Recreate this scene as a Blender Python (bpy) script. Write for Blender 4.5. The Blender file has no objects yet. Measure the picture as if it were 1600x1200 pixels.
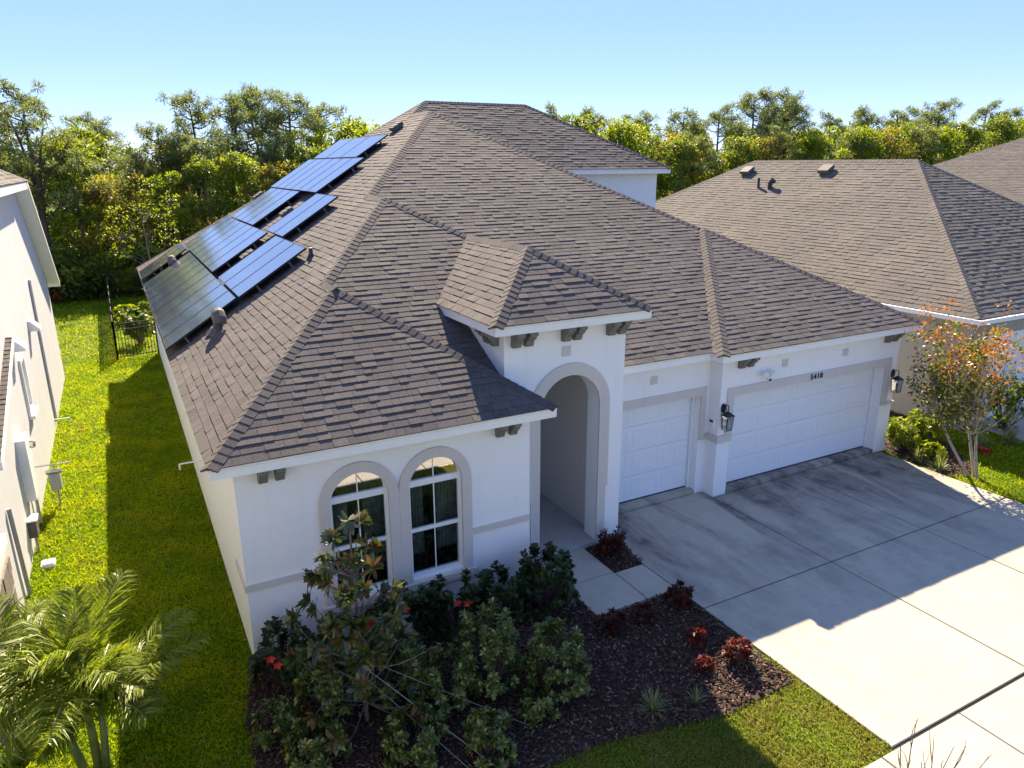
import bpy, math, random
import numpy as np
from mathutils import Vector, Matrix
from mathutils.geometry import tessellate_polygon

random.seed(7)
RNG = np.random.default_rng(11)
scene = bpy.context.scene
COL = scene.collection
rad = math.radians

# ------------------------------------------------------------------ camera
CAM = Vector((-0.9412, -9.5353, 6.765))
YAW, PITCH, ROLL = 0.4917, 0.2915, -0.0046
fw = Vector((math.sin(YAW) * math.cos(PITCH), math.cos(YAW) * math.cos(PITCH), -math.sin(PITCH)))
rt = Vector((math.cos(YAW), -math.sin(YAW), 0))
up = rt.cross(fw)
cr, sr = math.cos(ROLL), math.sin(ROLL)
rt, up = cr * rt + sr * up, -sr * rt + cr * up
cam_data = bpy.data.cameras.new('camera')
cam = bpy.data.objects.new('camera', cam_data)
COL.objects.link(cam)
cam.matrix_world = Matrix(((rt.x, up.x, -fw.x, CAM.x), (rt.y, up.y, -fw.y, CAM.y), (rt.z, up.z, -fw.z, CAM.z), (0, 0, 0, 1)))
cam_data.sensor_width = 36
cam_data.lens = 36 * 1142.22 / 1600
cam_data.clip_start = 0.1
cam_data.clip_end = 2000
scene.camera = cam

# ------------------------------------------------------------------ light
SUN_TO = Vector((0.445, 1.262, 1.0)).normalized()      # direction towards the sun
SUN_EL = math.asin(SUN_TO.z)
SUN_AZ = math.atan2(SUN_TO.x, SUN_TO.y)
world = bpy.data.worlds.new('World')
scene.world = world
world.use_nodes = True
wn = world.node_tree
wn.nodes.clear()
sky = wn.nodes.new('ShaderNodeTexSky')
sky.sky_type = 'NISHITA'
sky.sun_disc = False
sky.sun_elevation = SUN_EL
sky.sun_rotation = SUN_AZ
sky.air_density = 0.5
sky.dust_density = 0.0
sky.ozone_density = 6.0
bg = wn.nodes.new('ShaderNodeBackground')
bg.inputs['Strength'].default_value = 0.145
wo = wn.nodes.new('ShaderNodeOutputWorld')
gam = wn.nodes.new('ShaderNodeGamma')          # softer contrast of the whole sky, all directions alike
gam.inputs[1].default_value = 0.33
wn.links.new(sky.outputs[0], gam.inputs[0])
hsv = wn.nodes.new('ShaderNodeHueSaturation')
hsv.inputs['Hue'].default_value = 0.524
hsv.inputs['Saturation'].default_value = 1.78
wn.links.new(gam.outputs[0], hsv.inputs['Color'])
wn.links.new(hsv.outputs[0], bg.inputs[0])
wn.links.new(bg.outputs[0], wo.inputs[0])
sun_data = bpy.data.lights.new('sun', 'SUN')
sun_data.energy = 3.1
sun_data.angle = rad(0.55)
sun_data.color = (1.0, 0.85, 0.62)
sun = bpy.data.objects.new('sun', sun_data)
COL.objects.link(sun)
sun.rotation_euler = SUN_TO.to_track_quat('Z', 'Y').to_euler()
sun.location = (5, 30, 30)
scene.view_settings.view_transform = 'Standard'
scene.view_settings.look = 'None'
scene.view_settings.gamma = 1.0
scene.view_settings.exposure = 2.42
scene.view_settings.use_curve_mapping = False
scene.cycles.max_bounces = 8
scene.cycles.transparent_max_bounces = 12

# ------------------------------------------------------------------ materials
def new_mat(name):
    m = bpy.data.materials.new(name)
    m.use_nodes = True
    nt = m.node_tree
    nt.nodes.clear()
    out = nt.nodes.new('ShaderNodeOutputMaterial')
    return m, nt, out

def nd(nt, typ, **kw):
    n = nt.nodes.new(typ)
    for k, v in kw.items():
        if k in n.inputs.keys() if hasattr(n.inputs, 'keys') else False:
            n.inputs[k].default_value = v
        else:
            setattr(n, k, v)
    return n

def ramp(nt, fac, stops):
    r = nt.nodes.new('ShaderNodeValToRGB')
    while len(r.color_ramp.elements) < len(stops):
        r.color_ramp.elements.new(0.5)
    for e, (p, c) in zip(r.color_ramp.elements, stops):
        e.position = p
        e.color = (c[0], c[1], c[2], 1)
    nt.links.new(fac, r.inputs[0])
    return r.outputs[0]

def mixc(nt, fac, a, b, mode='MIX'):
    m = nt.nodes.new('ShaderNodeMix')
    m.data_type = 'RGBA'
    m.blend_type = mode
    for sock, val in ((m.inputs[0], fac), (m.inputs[6], a), (m.inputs[7], b)):
        if hasattr(val, 'links'):
            nt.links.new(val, sock)
        elif isinstance(val, (int, float)):
            sock.default_value = val
        else:
            sock.default_value = (val[0], val[1], val[2], 1)
    return m.outputs[2]

def texco(nt, kind='Object', scale=(1, 1, 1)):
    t = nt.nodes.new('ShaderNodeTexCoord')
    mp = nt.nodes.new('ShaderNodeMapping')
    mp.inputs['Scale'].default_value = scale
    nt.links.new(t.outputs[kind], mp.inputs[0])
    return mp.outputs[0]

def geo_pos(nt, scale=(1, 1, 1)):
    t = nt.nodes.new('ShaderNodeNewGeometry')
    mp = nt.nodes.new('ShaderNodeMapping')
    mp.inputs['Scale'].default_value = scale
    nt.links.new(t.outputs['Position'], mp.inputs[0])
    return mp.outputs[0]

def noise(nt, co, scale, detail=4, rough=0.55, dist=0.0):
    n = nt.nodes.new('ShaderNodeTexNoise')
    n.inputs['Scale'].default_value = scale
    n.inputs['Detail'].default_value = detail
    n.inputs['Roughness'].default_value = rough
    n.inputs['Distortion'].default_value = dist
    if co is not None:
        nt.links.new(co, n.inputs['Vector'])
    return n.outputs['Fac']

def bump(nt, h, strength, dist=0.01):
    b = nt.nodes.new('ShaderNodeBump')
    b.inputs['Strength'].default_value = strength
    b.inputs['Distance'].default_value = dist
    nt.links.new(h, b.inputs['Height'])
    return b.outputs[0]

def principled(nt, out, color, rough=0.6, metal=0.0, spec=0.5, normal=None):
    p = nt.nodes.new('ShaderNodeBsdfPrincipled')
    if hasattr(color, 'links'):
        nt.links.new(color, p.inputs['Base Color'])
    else:
        p.inputs['Base Color'].default_value = (color[0], color[1], color[2], 1)
    if hasattr(rough, 'links'):
        nt.links.new(rough, p.inputs['Roughness'])
    else:
        p.inputs['Roughness'].default_value = rough
    p.inputs['Metallic'].default_value = metal
    p.inputs['Specular IOR Level'].default_value = spec
    if normal is not None:
        nt.links.new(normal, p.inputs['Normal'])
    nt.links.new(p.outputs[0], out.inputs[0])
    return p

def attr(nt, name='tint'):
    a = nt.nodes.new('ShaderNodeAttribute')
    a.attribute_name = name
    return a.outputs['Fac']

def plain(name, col, rough=0.5, metal=0.0, var=0.06, scale=6.0, bmp=0.0, bscale=120, spec=0.5):
    m, nt, out = new_mat(name)
    co = geo_pos(nt)
    n = noise(nt, co, scale, 5)
    dark = tuple(c * (1 - var) for c in col)
    lite = tuple(min(1, c * (1 + var)) for c in col)
    c = ramp(nt, n, [(0.3, dark), (0.7, lite)])
    nrm = bump(nt, noise(nt, co, bscale, 3), bmp, 0.004) if bmp else None
    principled(nt, out, c, rough, metal, spec, nrm)
    return m

def stucco(name, col, stain=0.05):
    m, nt, out = new_mat(name)
    co = geo_pos(nt)
    big = noise(nt, geo_pos(nt, (1, 1, 0.5)), 1.1, 5, 0.6)
    drip = noise(nt, geo_pos(nt, (5, 5, 0.35)), 1.3, 4, 0.6)
    a = tuple(c * (1 - stain) for c in col)
    c1 = ramp(nt, big, [(0.3, a), (0.65, col)])
    c2 = ramp(nt, drip, [(0.28, (1 - stain, 1 - stain, 1 - stain * 1.1)), (0.5, (1, 1, 1))])
    c = mixc(nt, 1.0, c1, c2, 'MULTIPLY')
    h = noise(nt, co, 55, 5, 0.65)
    principled(nt, out, c, 0.85, 0, 0.25, bump(nt, h, 0.35, 0.012))
    return m

def shingle_mat(name, dark, mid, lite):
    m, nt, out = new_mat(name)
    t = attr(nt)
    co = geo_pos(nt)
    gran = noise(nt, co, 260, 2, 0.7)
    streak = noise(nt, geo_pos(nt, (26, 26, 26)), 1.0, 3, 0.6)
    patch = noise(nt, co, 0.55, 4, 0.6)
    c = ramp(nt, t, [(0.0, dark), (0.45, mid), (1.0, lite)])
    c = mixc(nt, 1.0, c, ramp(nt, streak, [(0.25, (0.72, 0.72, 0.74)), (0.75, (1.2, 1.19, 1.16))]), 'MULTIPLY')
    c = mixc(nt, 1.0, c, ramp(nt, gran, [(0.3, (0.72, 0.71, 0.70)), (0.7, (1.25, 1.25, 1.25))]), 'MULTIPLY')
    c = mixc(nt, 1.0, c, ramp(nt, patch, [(0.3, (0.82, 0.82, 0.84)), (0.7, (1.12, 1.11, 1.08))]), 'MULTIPLY')
    principled(nt, out, c, 0.92, 0, 0.2, bump(nt, gran, 0.5, 0.004))
    return m

def leaf_mat(name, a, b, trans=0.4, rough=0.45, tcol=None, spec=0.4, patch=None, straw=None):
    m, nt, out = new_mat(name)
    t = attr(nt)
    c = ramp(nt, t, [(0.0, a), (1.0, b)])
    if patch is not None:
        pn = noise(nt, geo_pos(nt), patch[1], 4, 0.6)
        c = mixc(nt, ramp(nt, pn, [(0.42, (0, 0, 0)), (0.62, (1, 1, 1))]), c, patch[0])
    if straw is not None:
        sn = noise(nt, geo_pos(nt), 1.9, 5, 0.68)
        c = mixc(nt, ramp(nt, sn, [(0.58, (0, 0, 0)), (0.72, (0.85, 0.85, 0.85))]), c, straw)
    p = principled(nt, out, c, rough, 0, spec)
    tr = nt.nodes.new('ShaderNodeBsdfTranslucent')
    tc = mixc(nt, 1.0, c, tcol or (1.5, 1.55, 0.6), 'MULTIPLY')
    nt.links.new(tc, tr.inputs[0])
    ms = nt.nodes.new('ShaderNodeMixShader')
    ms.inputs[0].default_value = trans
    nt.links.new(p.outputs[0], ms.inputs[1])
    nt.links.new(tr.outputs[0], ms.inputs[2])
    nt.links.new(ms.outputs[0], out.inputs[0])
    return m

def glass_mat(name, tint=(0.86, 0.9, 0.88), boost=1.0, base=0.06):
    m, nt, out = new_mat(name)
    fr = nt.nodes.new('ShaderNodeFresnel')
    fr.inputs['IOR'].default_value = 1.55
    ma = nt.nodes.new('ShaderNodeMath')
    ma.operation = 'MULTIPLY_ADD'
    ma.inputs[1].default_value = boost
    ma.inputs[2].default_value = base
    ma.use_clamp = True
    nt.links.new(fr.outputs[0], ma.inputs[0])
    tr = nt.nodes.new('ShaderNodeBsdfTransparent')
    tr.inputs[0].default_value = (*tint, 1)
    gl = nt.nodes.new('ShaderNodeBsdfGlossy')
    gl.inputs['Roughness'].default_value = 0.01
    ms = nt.nodes.new('ShaderNodeMixShader')
    nt.links.new(ma.outputs[0], ms.inputs[0])
    nt.links.new(tr.outputs[0], ms.inputs[1])
    nt.links.new(gl.outputs[0], ms.inputs[2])
    nt.links.new(ms.outputs[0], out.inputs[0])
    return m

M = {}
M['stucco'] = stucco('white_stucco', (0.88, 0.875, 0.86), 0.03)
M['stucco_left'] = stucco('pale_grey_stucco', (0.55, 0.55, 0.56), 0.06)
M['stucco_taupe'] = stucco('taupe_stucco', (0.40, 0.37, 0.335), 0.08)
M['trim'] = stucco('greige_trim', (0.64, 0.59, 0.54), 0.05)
M['white'] = plain('white_paint', (0.84, 0.84, 0.82), 0.4, var=0.03)
M['door_white'] = plain('white_door_paint', (0.82, 0.83, 0.84), 0.35, var=0.02, bmp=0.08, bscale=160)
M['cream'] = plain('cream_drip_edge', (0.78, 0.75, 0.66), 0.45, var=0.05)
M['corbel'] = plain('dark_bronze_corbel', (0.165, 0.16, 0.14), 0.55, var=0.2, scale=20, bmp=0.2)
M['black'] = plain('black_metal', (0.018, 0.018, 0.02), 0.4, 0.3, var=0.2)
M['dark'] = plain('dark_plastic', (0.03, 0.03, 0.032), 0.55, var=0.2)
M['steel'] = plain('grey_metal', (0.42, 0.42, 0.42), 0.35, 0.8, var=0.15)
M['greybox'] = plain('grey_utility_paint', (0.33, 0.34, 0.34), 0.5, 0.1, var=0.1)
M['vent'] = plain('weathered_vent_metal', (0.13, 0.115, 0.105), 0.75, 0.0, var=0.35, scale=14, spec=0.2)
M['deck'] = plain('roof_underlay', (0.05, 0.045, 0.042), 0.9)
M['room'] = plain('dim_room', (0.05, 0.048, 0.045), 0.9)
M['curtain'] = plain('grey_curtain', (0.48, 0.49, 0.48), 0.9, var=0.25, scale=9)
M['glass'] = glass_mat('window_glass', (0.82, 0.86, 0.84), 2.6, 0.10)
M['glass_top'] = glass_mat('arch_pane_glass', (0.7, 0.75, 0.72), 3.0, 0.42)
M['glass_clear'] = glass_mat('lantern_glass', (0.95, 0.97, 0.97), 0.8, 0.02)
M['shingle'] = shingle_mat('brown_grey_shingle', (0.090, 0.079, 0.078), (0.115, 0.101, 0.098), (0.145, 0.128, 0.122))
M['shingle_tan'] = shingle_mat('tan_grey_shingle', (0.123, 0.108, 0.096), (0.147, 0.130, 0.115), (0.174, 0.154, 0.137))
M['cap'] = shingle_mat('ridge_cap_shingle', (0.088, 0.077, 0.075), (0.108, 0.095, 0.092), (0.13, 0.115, 0.11))
M['bark'] = plain('brown_bark', (0.075, 0.055, 0.042), 0.9, var=0.4, scale=12, bmp=0.5, bscale=30)
M['bark_grey'] = plain('grey_brown_bark', (0.17, 0.14, 0.115), 0.85, var=0.3, scale=14, bmp=0.4, bscale=40)
M['bark_pale'] = plain('pale_smooth_bark', (0.36, 0.29, 0.22), 0.7, var=0.25, scale=10)
M['rope'] = plain('green_guy_rope', (0.16, 0.24, 0.2), 0.7, var=0.1)
M['red'] = leaf_mat('red_petal', (0.5, 0.03, 0.02), (0.65, 0.09, 0.05), 0.3, tcol=(1.3, 0.6, 0.5))

def solar_glass():
    m, nt, out = new_mat('solar_glass')
    co = texco(nt, 'Object', (1, 1, 1))
    cell = nt.nodes.new('ShaderNodeTexBrick')
    nt.links.new(co, cell.inputs['Vector'])
    cell.inputs['Scale'].default_value = 1.0
    cell.inputs['Brick Width'].default_value = 0.167
    cell.inputs['Row Height'].default_value = 0.167
    cell.inputs['Mortar Size'].default_value = 0.0035
    cell.offset = 0.0
    cell.inputs['Color1'].default_value = (0.045, 0.053, 0.068, 1)
    cell.inputs['Color2'].default_value = (0.052, 0.060, 0.076, 1)
    cell.inputs['Mortar'].default_value = (0.07, 0.078, 0.09, 1)
    dirt = noise(nt, geo_pos(nt), 1.3, 5, 0.6)
    r = ramp(nt, dirt, [(0.3, (0.22, 0.22, 0.22)), (0.75, (0.34, 0.34, 0.34))])
    p = principled(nt, out, cell.outputs['Color'], r, 0, 0.9)
    p.inputs['Coat Weight'].default_value = 1.0
    p.inputs['Coat Roughness'].default_value = 0.09
    p.inputs['Coat IOR'].default_value = 2.2
    return m
M['solar'] = solar_glass()

def concrete(name, base, stain=0.0):
    m, nt, out = new_mat(name)
    co = geo_pos(nt)
    big = noise(nt, geo_pos(nt, (1, 0.5, 1)), 0.6, 6, 0.62, 0.4)
    fine = noise(nt, co, 3.4, 8, 0.7, 0.3)
    grit = noise(nt, co, 150, 3, 0.75)
    spots = noise(nt, co, 11, 3, 0.5)
    broom = noise(nt, geo_pos(nt, (2, 60, 1)), 1.0, 3, 0.6)
    c = ramp(nt, big, [(0.28, tuple(x * 0.84 for x in base)), (0.68, base)])
    c = mixc(nt, 1.0, c, ramp(nt, fine, [(0.28, (0.86, 0.86, 0.87)), (0.68, (1.06, 1.06, 1.05))]), 'MULTIPLY')
    c = mixc(nt, 1.0, c, ramp(nt, grit, [(0.3, (0.90, 0.90, 0.90)), (0.7, (1.08, 1.08, 1.08))]), 'MULTIPLY')
    c = mixc(nt, 1.0, c, ramp(nt, spots, [(0.20, (0.55, 0.53, 0.52)), (0.27, (1, 1, 1))]), 'MULTIPLY')
    c = mixc(nt, 1.0, c, ramp(nt, broom, [(0.3, (0.96, 0.96, 0.96)), (0.7, (1.03, 1.03, 1.03))]), 'MULTIPLY')
    if stain:
        # rubber and oil marks: streaks along the wheel tracks, strongest where cars turn in at the doors
        g = nt.nodes.new('ShaderNodeNewGeometry')
        sp = nt.nodes.new('ShaderNodeSeparateXYZ')
        nt.links.new(g.outputs['Position'], sp.inputs[0])
        fall = nt.nodes.new('ShaderNodeMapRange')
        for k_, v_ in ((1, -3.6), (2, 0.9), (3, 0.0), (4, 1.0)):
            fall.inputs[k_].default_value = v_
        nt.links.new(sp.outputs[1], fall.inputs[0])
        tracks = noise(nt, geo_pos(nt, (1.0, 0.22, 1)), 1.15, 5, 0.62, 0.8)
        mott = noise(nt, geo_pos(nt, (1, 0.6, 1)), 2.6, 8, 0.72, 0.6)
        a = ramp(nt, tracks, [(0.42, (0, 0, 0)), (0.60, (1, 1, 1))])
        b = ramp(nt, mott, [(0.30, (0.1, 0.1, 0.1)), (0.62, (1, 1, 1))])
        f1 = mixc(nt, 1.0, a, b, 'MULTIPLY')
        m1 = nt.nodes.new('ShaderNodeMath')
        m1.operation = 'MULTIPLY'
        nt.links.new(f1, m1.inputs[0])
        nt.links.new(fall.outputs[0], m1.inputs[1])
        m2 = nt.nodes.new('ShaderNodeMath')
        m2.operation = 'MULTIPLY'
        m2.use_clamp = True
        m2.inputs[1].default_value = stain
        nt.links.new(m1.outputs[0], m2.inputs[0])
        c = mixc(nt, m2.outputs[0], c, (0.13, 0.118, 0.112))
    principled(nt, out, c, 0.9, 0, 0.25, bump(nt, grit, 0.35, 0.005))
    return m
M['drive'] = concrete('driveway_concrete', (0.48, 0.43, 0.345), 1.2)
M['walk'] = concrete('walkway_concrete', (0.48, 0.433, 0.355))
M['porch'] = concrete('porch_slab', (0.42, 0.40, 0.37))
M['asphalt'] = plain('street_paving', (0.34, 0.33, 0.31), 0.9, var=0.12, bmp=0.3)
M['joint'] = plain('dark_joint', (0.03, 0.027, 0.024), 0.95)

def ground_mat():
    m, nt, out = new_mat('turf_soil')
    co = geo_pos(nt)
    n = noise(nt, co, 0.7, 6, 0.65)
    f = noise(nt, co, 14, 5, 0.7)
    c = ramp(nt, n, [(0.3, (0.06, 0.095, 0.006)), (0.6, (0.11, 0.14, 0.008)), (0.8, (0.17, 0.15, 0.02))])
    c = mixc(nt, 1.0, c, ramp(nt, f, [(0.3, (0.55, 0.55, 0.5)), (0.7, (1.3, 1.3, 1.2))]), 'MULTIPLY')
    principled(nt, out, c, 0.95, 0, 0.1, bump(nt, f, 0.8, 0.03))
    return m
M['turf'] = ground_mat()
M['grass'] = leaf_mat('grass_blade', (0.095, 0.175, 0.003), (0.270, 0.360, 0.004), 0.5, 0.6, (1.7, 1.7, 0.10), 0.10, ((0.31, 0.35, 0.005), 0.9), (0.30, 0.25, 0.04))
M['grass_pale'] = leaf_mat('pale_grass_blade', (0.10, 0.15, 0.012), (0.29, 0.34, 0.055), 0.45, 0.6, (1.45, 1.4, 0.5), 0.15, ((0.22, 0.20, 0.05), 1.6), (0.36, 0.30, 0.14))
M['soil'] = plain('dark_bed_soil', (0.035, 0.024, 0.018), 0.95, var=0.3, scale=9, bmp=0.6, bscale=40)
def mulch_mat():
    m, nt, out = new_mat('bark_mulch')
    c = ramp(nt, attr(nt), [(0.0, (0.028, 0.014, 0.010)), (0.55, (0.11, 0.06, 0.042)), (1.0, (0.36, 0.22, 0.16))])
    principled(nt, out, c, 0.9, 0, 0.2)
    return m
M['mulch'] = mulch_mat()
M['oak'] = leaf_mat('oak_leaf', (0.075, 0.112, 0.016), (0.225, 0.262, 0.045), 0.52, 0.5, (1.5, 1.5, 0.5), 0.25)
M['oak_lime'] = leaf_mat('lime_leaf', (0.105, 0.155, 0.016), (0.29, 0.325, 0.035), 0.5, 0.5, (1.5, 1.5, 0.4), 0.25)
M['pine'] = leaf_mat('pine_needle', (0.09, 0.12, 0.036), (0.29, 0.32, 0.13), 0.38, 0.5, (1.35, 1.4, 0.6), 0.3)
M['olive'] = leaf_mat('olive_leaf', (0.115, 0.11, 0.02), (0.30, 0.265, 0.05), 0.5, 0.5, (1.5, 1.4, 0.5), 0.25)
M['palmetto'] = leaf_mat('palmetto_leaf', (0.045, 0.08, 0.012), (0.15, 0.20, 0.03), 0.4, 0.4)
M['magnolia'] = leaf_mat('magnolia_leaf', (0.022, 0.042, 0.010), (0.10, 0.125, 0.03), 0.15, 0.22, (1.4, 1.3, 0.5), 0.7)
M['magnolia_brown'] = leaf_mat('bronze_leaf_underside', (0.10, 0.055, 0.02), (0.20, 0.11, 0.045), 0.2, 0.5, (1.3, 1.0, 0.5))
M['hibiscus'] = leaf_mat('hibiscus_leaf', (0.016, 0.034, 0.009), (0.05, 0.085, 0.02), 0.25, 0.35)
M['variegated'] = leaf_mat('variegated_leaf', (0.04, 0.085, 0.018), (0.46, 0.45, 0.12), 0.3, 0.4, (1.3, 1.35, 0.6))
M['copper'] = leaf_mat('copper_leaf', (0.04, 0.012, 0.009), (0.12, 0.028, 0.018), 0.3, 0.5, (1.5, 0.7, 0.4))
M['redleaf'] = leaf_mat('red_leaf', (0.06, 0.012, 0.009), (0.20, 0.035, 0.02), 0.35, 0.5, (1.5, 0.8, 0.4))
M['liriope'] = leaf_mat('liriope_blade', (0.10, 0.14, 0.05), (0.34, 0.37, 0.17), 0.3, 0.4)
M['palm'] = leaf_mat('palm_leaflet', (0.075, 0.12, 0.010), (0.29, 0.34, 0.03), 0.45, 0.42, (1.5, 1.5, 0.35), 0.3)
M['palm_dead'] = leaf_mat('dry_palm_leaflet', (0.10, 0.065, 0.03), (0.2, 0.14, 0.06), 0.25, 0.6, (1.3, 1.0, 0.6))
M['palm_stem'] = plain('green_palm_stem', (0.20, 0.23, 0.07), 0.5, var=0.3, scale=7)
M['crape_g'] = leaf_mat('crape_green_leaf', (0.05, 0.07, 0.010), (0.20, 0.21, 0.025), 0.45, 0.45)
M['crape_o'] = leaf_mat('crape_orange_leaf', (0.26, 0.10, 0.012), (0.45, 0.22, 0.02), 0.45, 0.5, (1.6, 1.1, 0.4))
M['crape_r'] = leaf_mat('crape_red_leaf', (0.30, 0.09, 0.012), (0.46, 0.17, 0.03), 0.45, 0.5, (1.6, 1.0, 0.4))

# ------------------------------------------------------------------ mesh helpers
class MB:
    def __init__(s):
        s.v, s.f, s.t = [], [], []
    def add(s, verts, faces, tint=0.5):
        b = len(s.v)
        s.v.extend([tuple(p) for p in verts])
        s.f.extend([tuple(i + b for i in f) for f in faces])
        s.t.extend([tint] * len(faces))
        return s
    def box(s, x0, x1, y0, y1, z0, z1, tint=0.5):
        return s.add([(x0, y0, z0), (x1, y0, z0), (x1, y1, z0), (x0, y1, z0), (x0, y0, z1), (x1, y0, z1), (x1, y1, z1), (x0, y1, z1)],
                     [(3, 2, 1, 0), (4, 5, 6, 7), (0, 1, 5, 4), (1, 2, 6, 5), (2, 3, 7, 6), (3, 0, 4, 7)], tint)
    def obox(s, c, ax, ay, az, hx, hy, hz, tint=0.5):
        c, ax, ay, az = Vector(c), Vector(ax), Vector(ay), Vector(az)
        vs = [c + ax * (hx * i) + ay * (hy * j) + az * (hz * k) for k in (-1, 1) for (i, j) in ((-1, -1), (1, -1), (1, 1), (-1, 1))]
        return s.add(vs, [(3, 2, 1, 0), (4, 5, 6, 7), (0, 1, 5, 4), (1, 2, 6, 5), (2, 3, 7, 6), (3, 0, 4, 7)], tint)
    def tube(s, pts, rads, n=7, cap=True, tint=0.5):
        pts = [Vector(p) for p in pts]
        b = len(s.v)
        prev = None
        for i, p in enumerate(pts):
            d = (pts[min(i + 1, len(pts) - 1)] - pts[max(i - 1, 0)])
            d = d.normalized() if d.length > 1e-9 else Vector((0, 0, 1))
            if prev is None:
                a = d.cross(Vector((0, 0, 1)))
                if a.length < 0.05:
                    a = d.cross(Vector((1, 0, 0)))
            else:
                a = prev - d * prev.dot(d)
            a.normalize()
            prev = a
            c = d.cross(a)
            r = rads[i] if hasattr(rads, '__len__') else rads
            for k in range(n):
                an = 2 * math.pi * k / n
                s.v.append(tuple(p + a * (r * math.cos(an)) + c * (r * math.sin(an))))
        for i in range(len(pts) - 1):
            for k in range(n):
                q = b + i * n
                s.f.append((q + k, q + (k + 1) % n, q + n + (k + 1) % n, q + n + k))
                s.t.append(tint)
        if cap:
            s.f.append(tuple(b + k for k in reversed(range(n))))
            s.f.append(tuple(b + (len(pts) - 1) * n + k for k in range(n)))
            s.t.extend([tint, tint])
        return s
    def lathe(s, c, prof, n=14, tint=0.5):
        b = len(s.v)
        for (r, z) in prof:
            for k in range(n):
                an = 2 * math.pi * k / n
                s.v.append((c[0] + r * math.cos(an), c[1] + r * math.sin(an), c[2] + z))
        for i in range(len(prof) - 1):
            for k in range(n):
                q = b + i * n
                s.f.append((q + k, q + (k + 1) % n, q + n + (k + 1) % n, q + n + k))
                s.t.append(tint)
        return s
    def plate(s, outer, holes, fn, t, tint=0.5):
        loops = [list(outer)] + [list(h) for h in holes]
        flat = [p for l in loops for p in l]
        tris = tessellate_polygon([[Vector((a, b, 0)) for (a, b) in l] for l in loops])
        n = len(flat)
        vs = [fn(a, b, 0.0) for a, b in flat] + [fn(a, b, t) for a, b in flat]
        fs = [tuple(x) for x in tris] + [tuple(i + n for i in reversed(x)) for x in tris]
        o = 0
        for l in loops:
            k = len(l)
            for i in range(k):
                j = (i + 1) % k
                fs.append((o + i, o + j, n + o + j, n + o + i))
            o += k
        return s.add(vs, fs, tint)
    def mesh(s, name, mat, smooth=False):
        me = bpy.data.meshes.new(name)
        me.from_pydata(s.v, [], s.f)
        if any(abs(t - 0.5) > 1e-6 for t in s.t):
            a = me.attributes.new('tint', 'FLOAT', 'FACE')
            a.data.foreach_set('value', s.t)
        me.materials.append(mat)
        if smooth:
            me.polygons.foreach_set('use_smooth', [True] * len(me.polygons))
        return me
    def build(s, name, mat, parent=None, smooth=False, **tags):
        return link(name, s.mesh(name, mat, smooth), parent, **tags)

def tagset(o, label=None, category=None, group=None, kind=None):
    if label: o['label'] = label
    if category: o['category'] = category
    if group: o['group'] = group
    if kind: o['kind'] = kind
    return o

WL = {}
def link(name, me, parent=None, local=False, **tags):
    o = bpy.data.objects.new(name, me)
    COL.objects.link(o)
    if parent is not None:
        o.parent = parent
        if not local and parent.name in WL:
            o.location = -WL[parent.name]
    return tagset(o, **tags)

def empty(name, loc=(0, 0, 0), rz=0.0, **tags):
    o = bpy.data.objects.new(name, None)
    COL.objects.link(o)
    o.location = loc
    o.rotation_euler = (0, 0, rz)
    o.empty_display_size = 0.3
    WL[o.name] = Vector(loc)
    return tagset(o, **tags)

def copy_tree(o, loc, rz=0.0, scale=1.0, **tags):
    c = o.copy()
    COL.objects.link(c)
    c.location, c.rotation_euler, c.scale = loc, (0, 0, rz), ((scale,) * 3 if not hasattr(scale, '__len__') else scale)
    tagset(c, **tags)
    for ch in list(o.children):
        d = ch.copy()
        COL.objects.link(d)
        d.parent = c
        for g in list(ch.children):
            e = g.copy()
            COL.objects.link(e)
            e.parent = d
    return c

def np_mesh(name, V, F, mat, tint=None):
    """fast mesh from arrays: V (n,3), F (m,k) with one face size"""
    me = bpy.data.meshes.new(name)
    V = np.asarray(V, np.float32)
    F = np.asarray(F, np.int32)
    m, k = F.shape
    me.vertices.add(len(V))
    me.vertices.foreach_set('co', V.ravel())
    me.loops.add(m * k)
    me.loops.foreach_set('vertex_index', F.ravel())
    me.polygons.add(m)
    me.polygons.foreach_set('loop_start', np.arange(0, m * k, k, dtype=np.int32))
    if tint is not None:
        a = me.attributes.new('tint', 'FLOAT', 'FACE')
        a.data.foreach_set('value', np.asarray(tint, np.float32))
    me.update(calc_edges=True)
    me.materials.append(mat)
    return me

def norm(a):
    return a / np.maximum(np.linalg.norm(a, axis=1, keepdims=True), 1e-9)

def leaf_arrays(P, D, N, L, W, droop=0.15, ovate=False):
    """diamond leaves: base P, direction D, normal N"""
    P, D, N = np.asarray(P, float), norm(np.asarray(D, float)), np.asarray(N, float)
    S = norm(np.cross(D, N))
    N = np.cross(S, D)
    L = np.broadcast_to(np.asarray(L, float), (len(P),))[:, None]
    W = np.broadcast_to(np.asarray(W, float), (len(P),))[:, None]
    a = P
    c = P + D * L - N * L * droop
    if ovate:
        b1 = P + D * L * 0.32 + S * W * 0.42 + N * L * droop * 0.3
        b2 = P + D * L * 0.72 + S * W * 0.44 + N * L * droop * 0.1
        d1 = P + D * L * 0.32 - S * W * 0.42 + N * L * droop * 0.3
        d2 = P + D * L * 0.72 - S * W * 0.44 + N * L * droop * 0.1
        V = np.stack([a, b1, b2, c, d2, d1], 1).reshape(-1, 3)
        return V, np.arange(len(P) * 6).reshape(-1, 6)
    b = P + D * L * 0.5 + S * W * 0.5 + N * L * droop * 0.35
    d = P + D * L * 0.5 - S * W * 0.5 + N * L * droop * 0.35
    V = np.stack([a, b, c, d], 1).reshape(-1, 3)
    F = np.arange(len(P) * 4).reshape(-1, 4)
    return V, F

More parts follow.
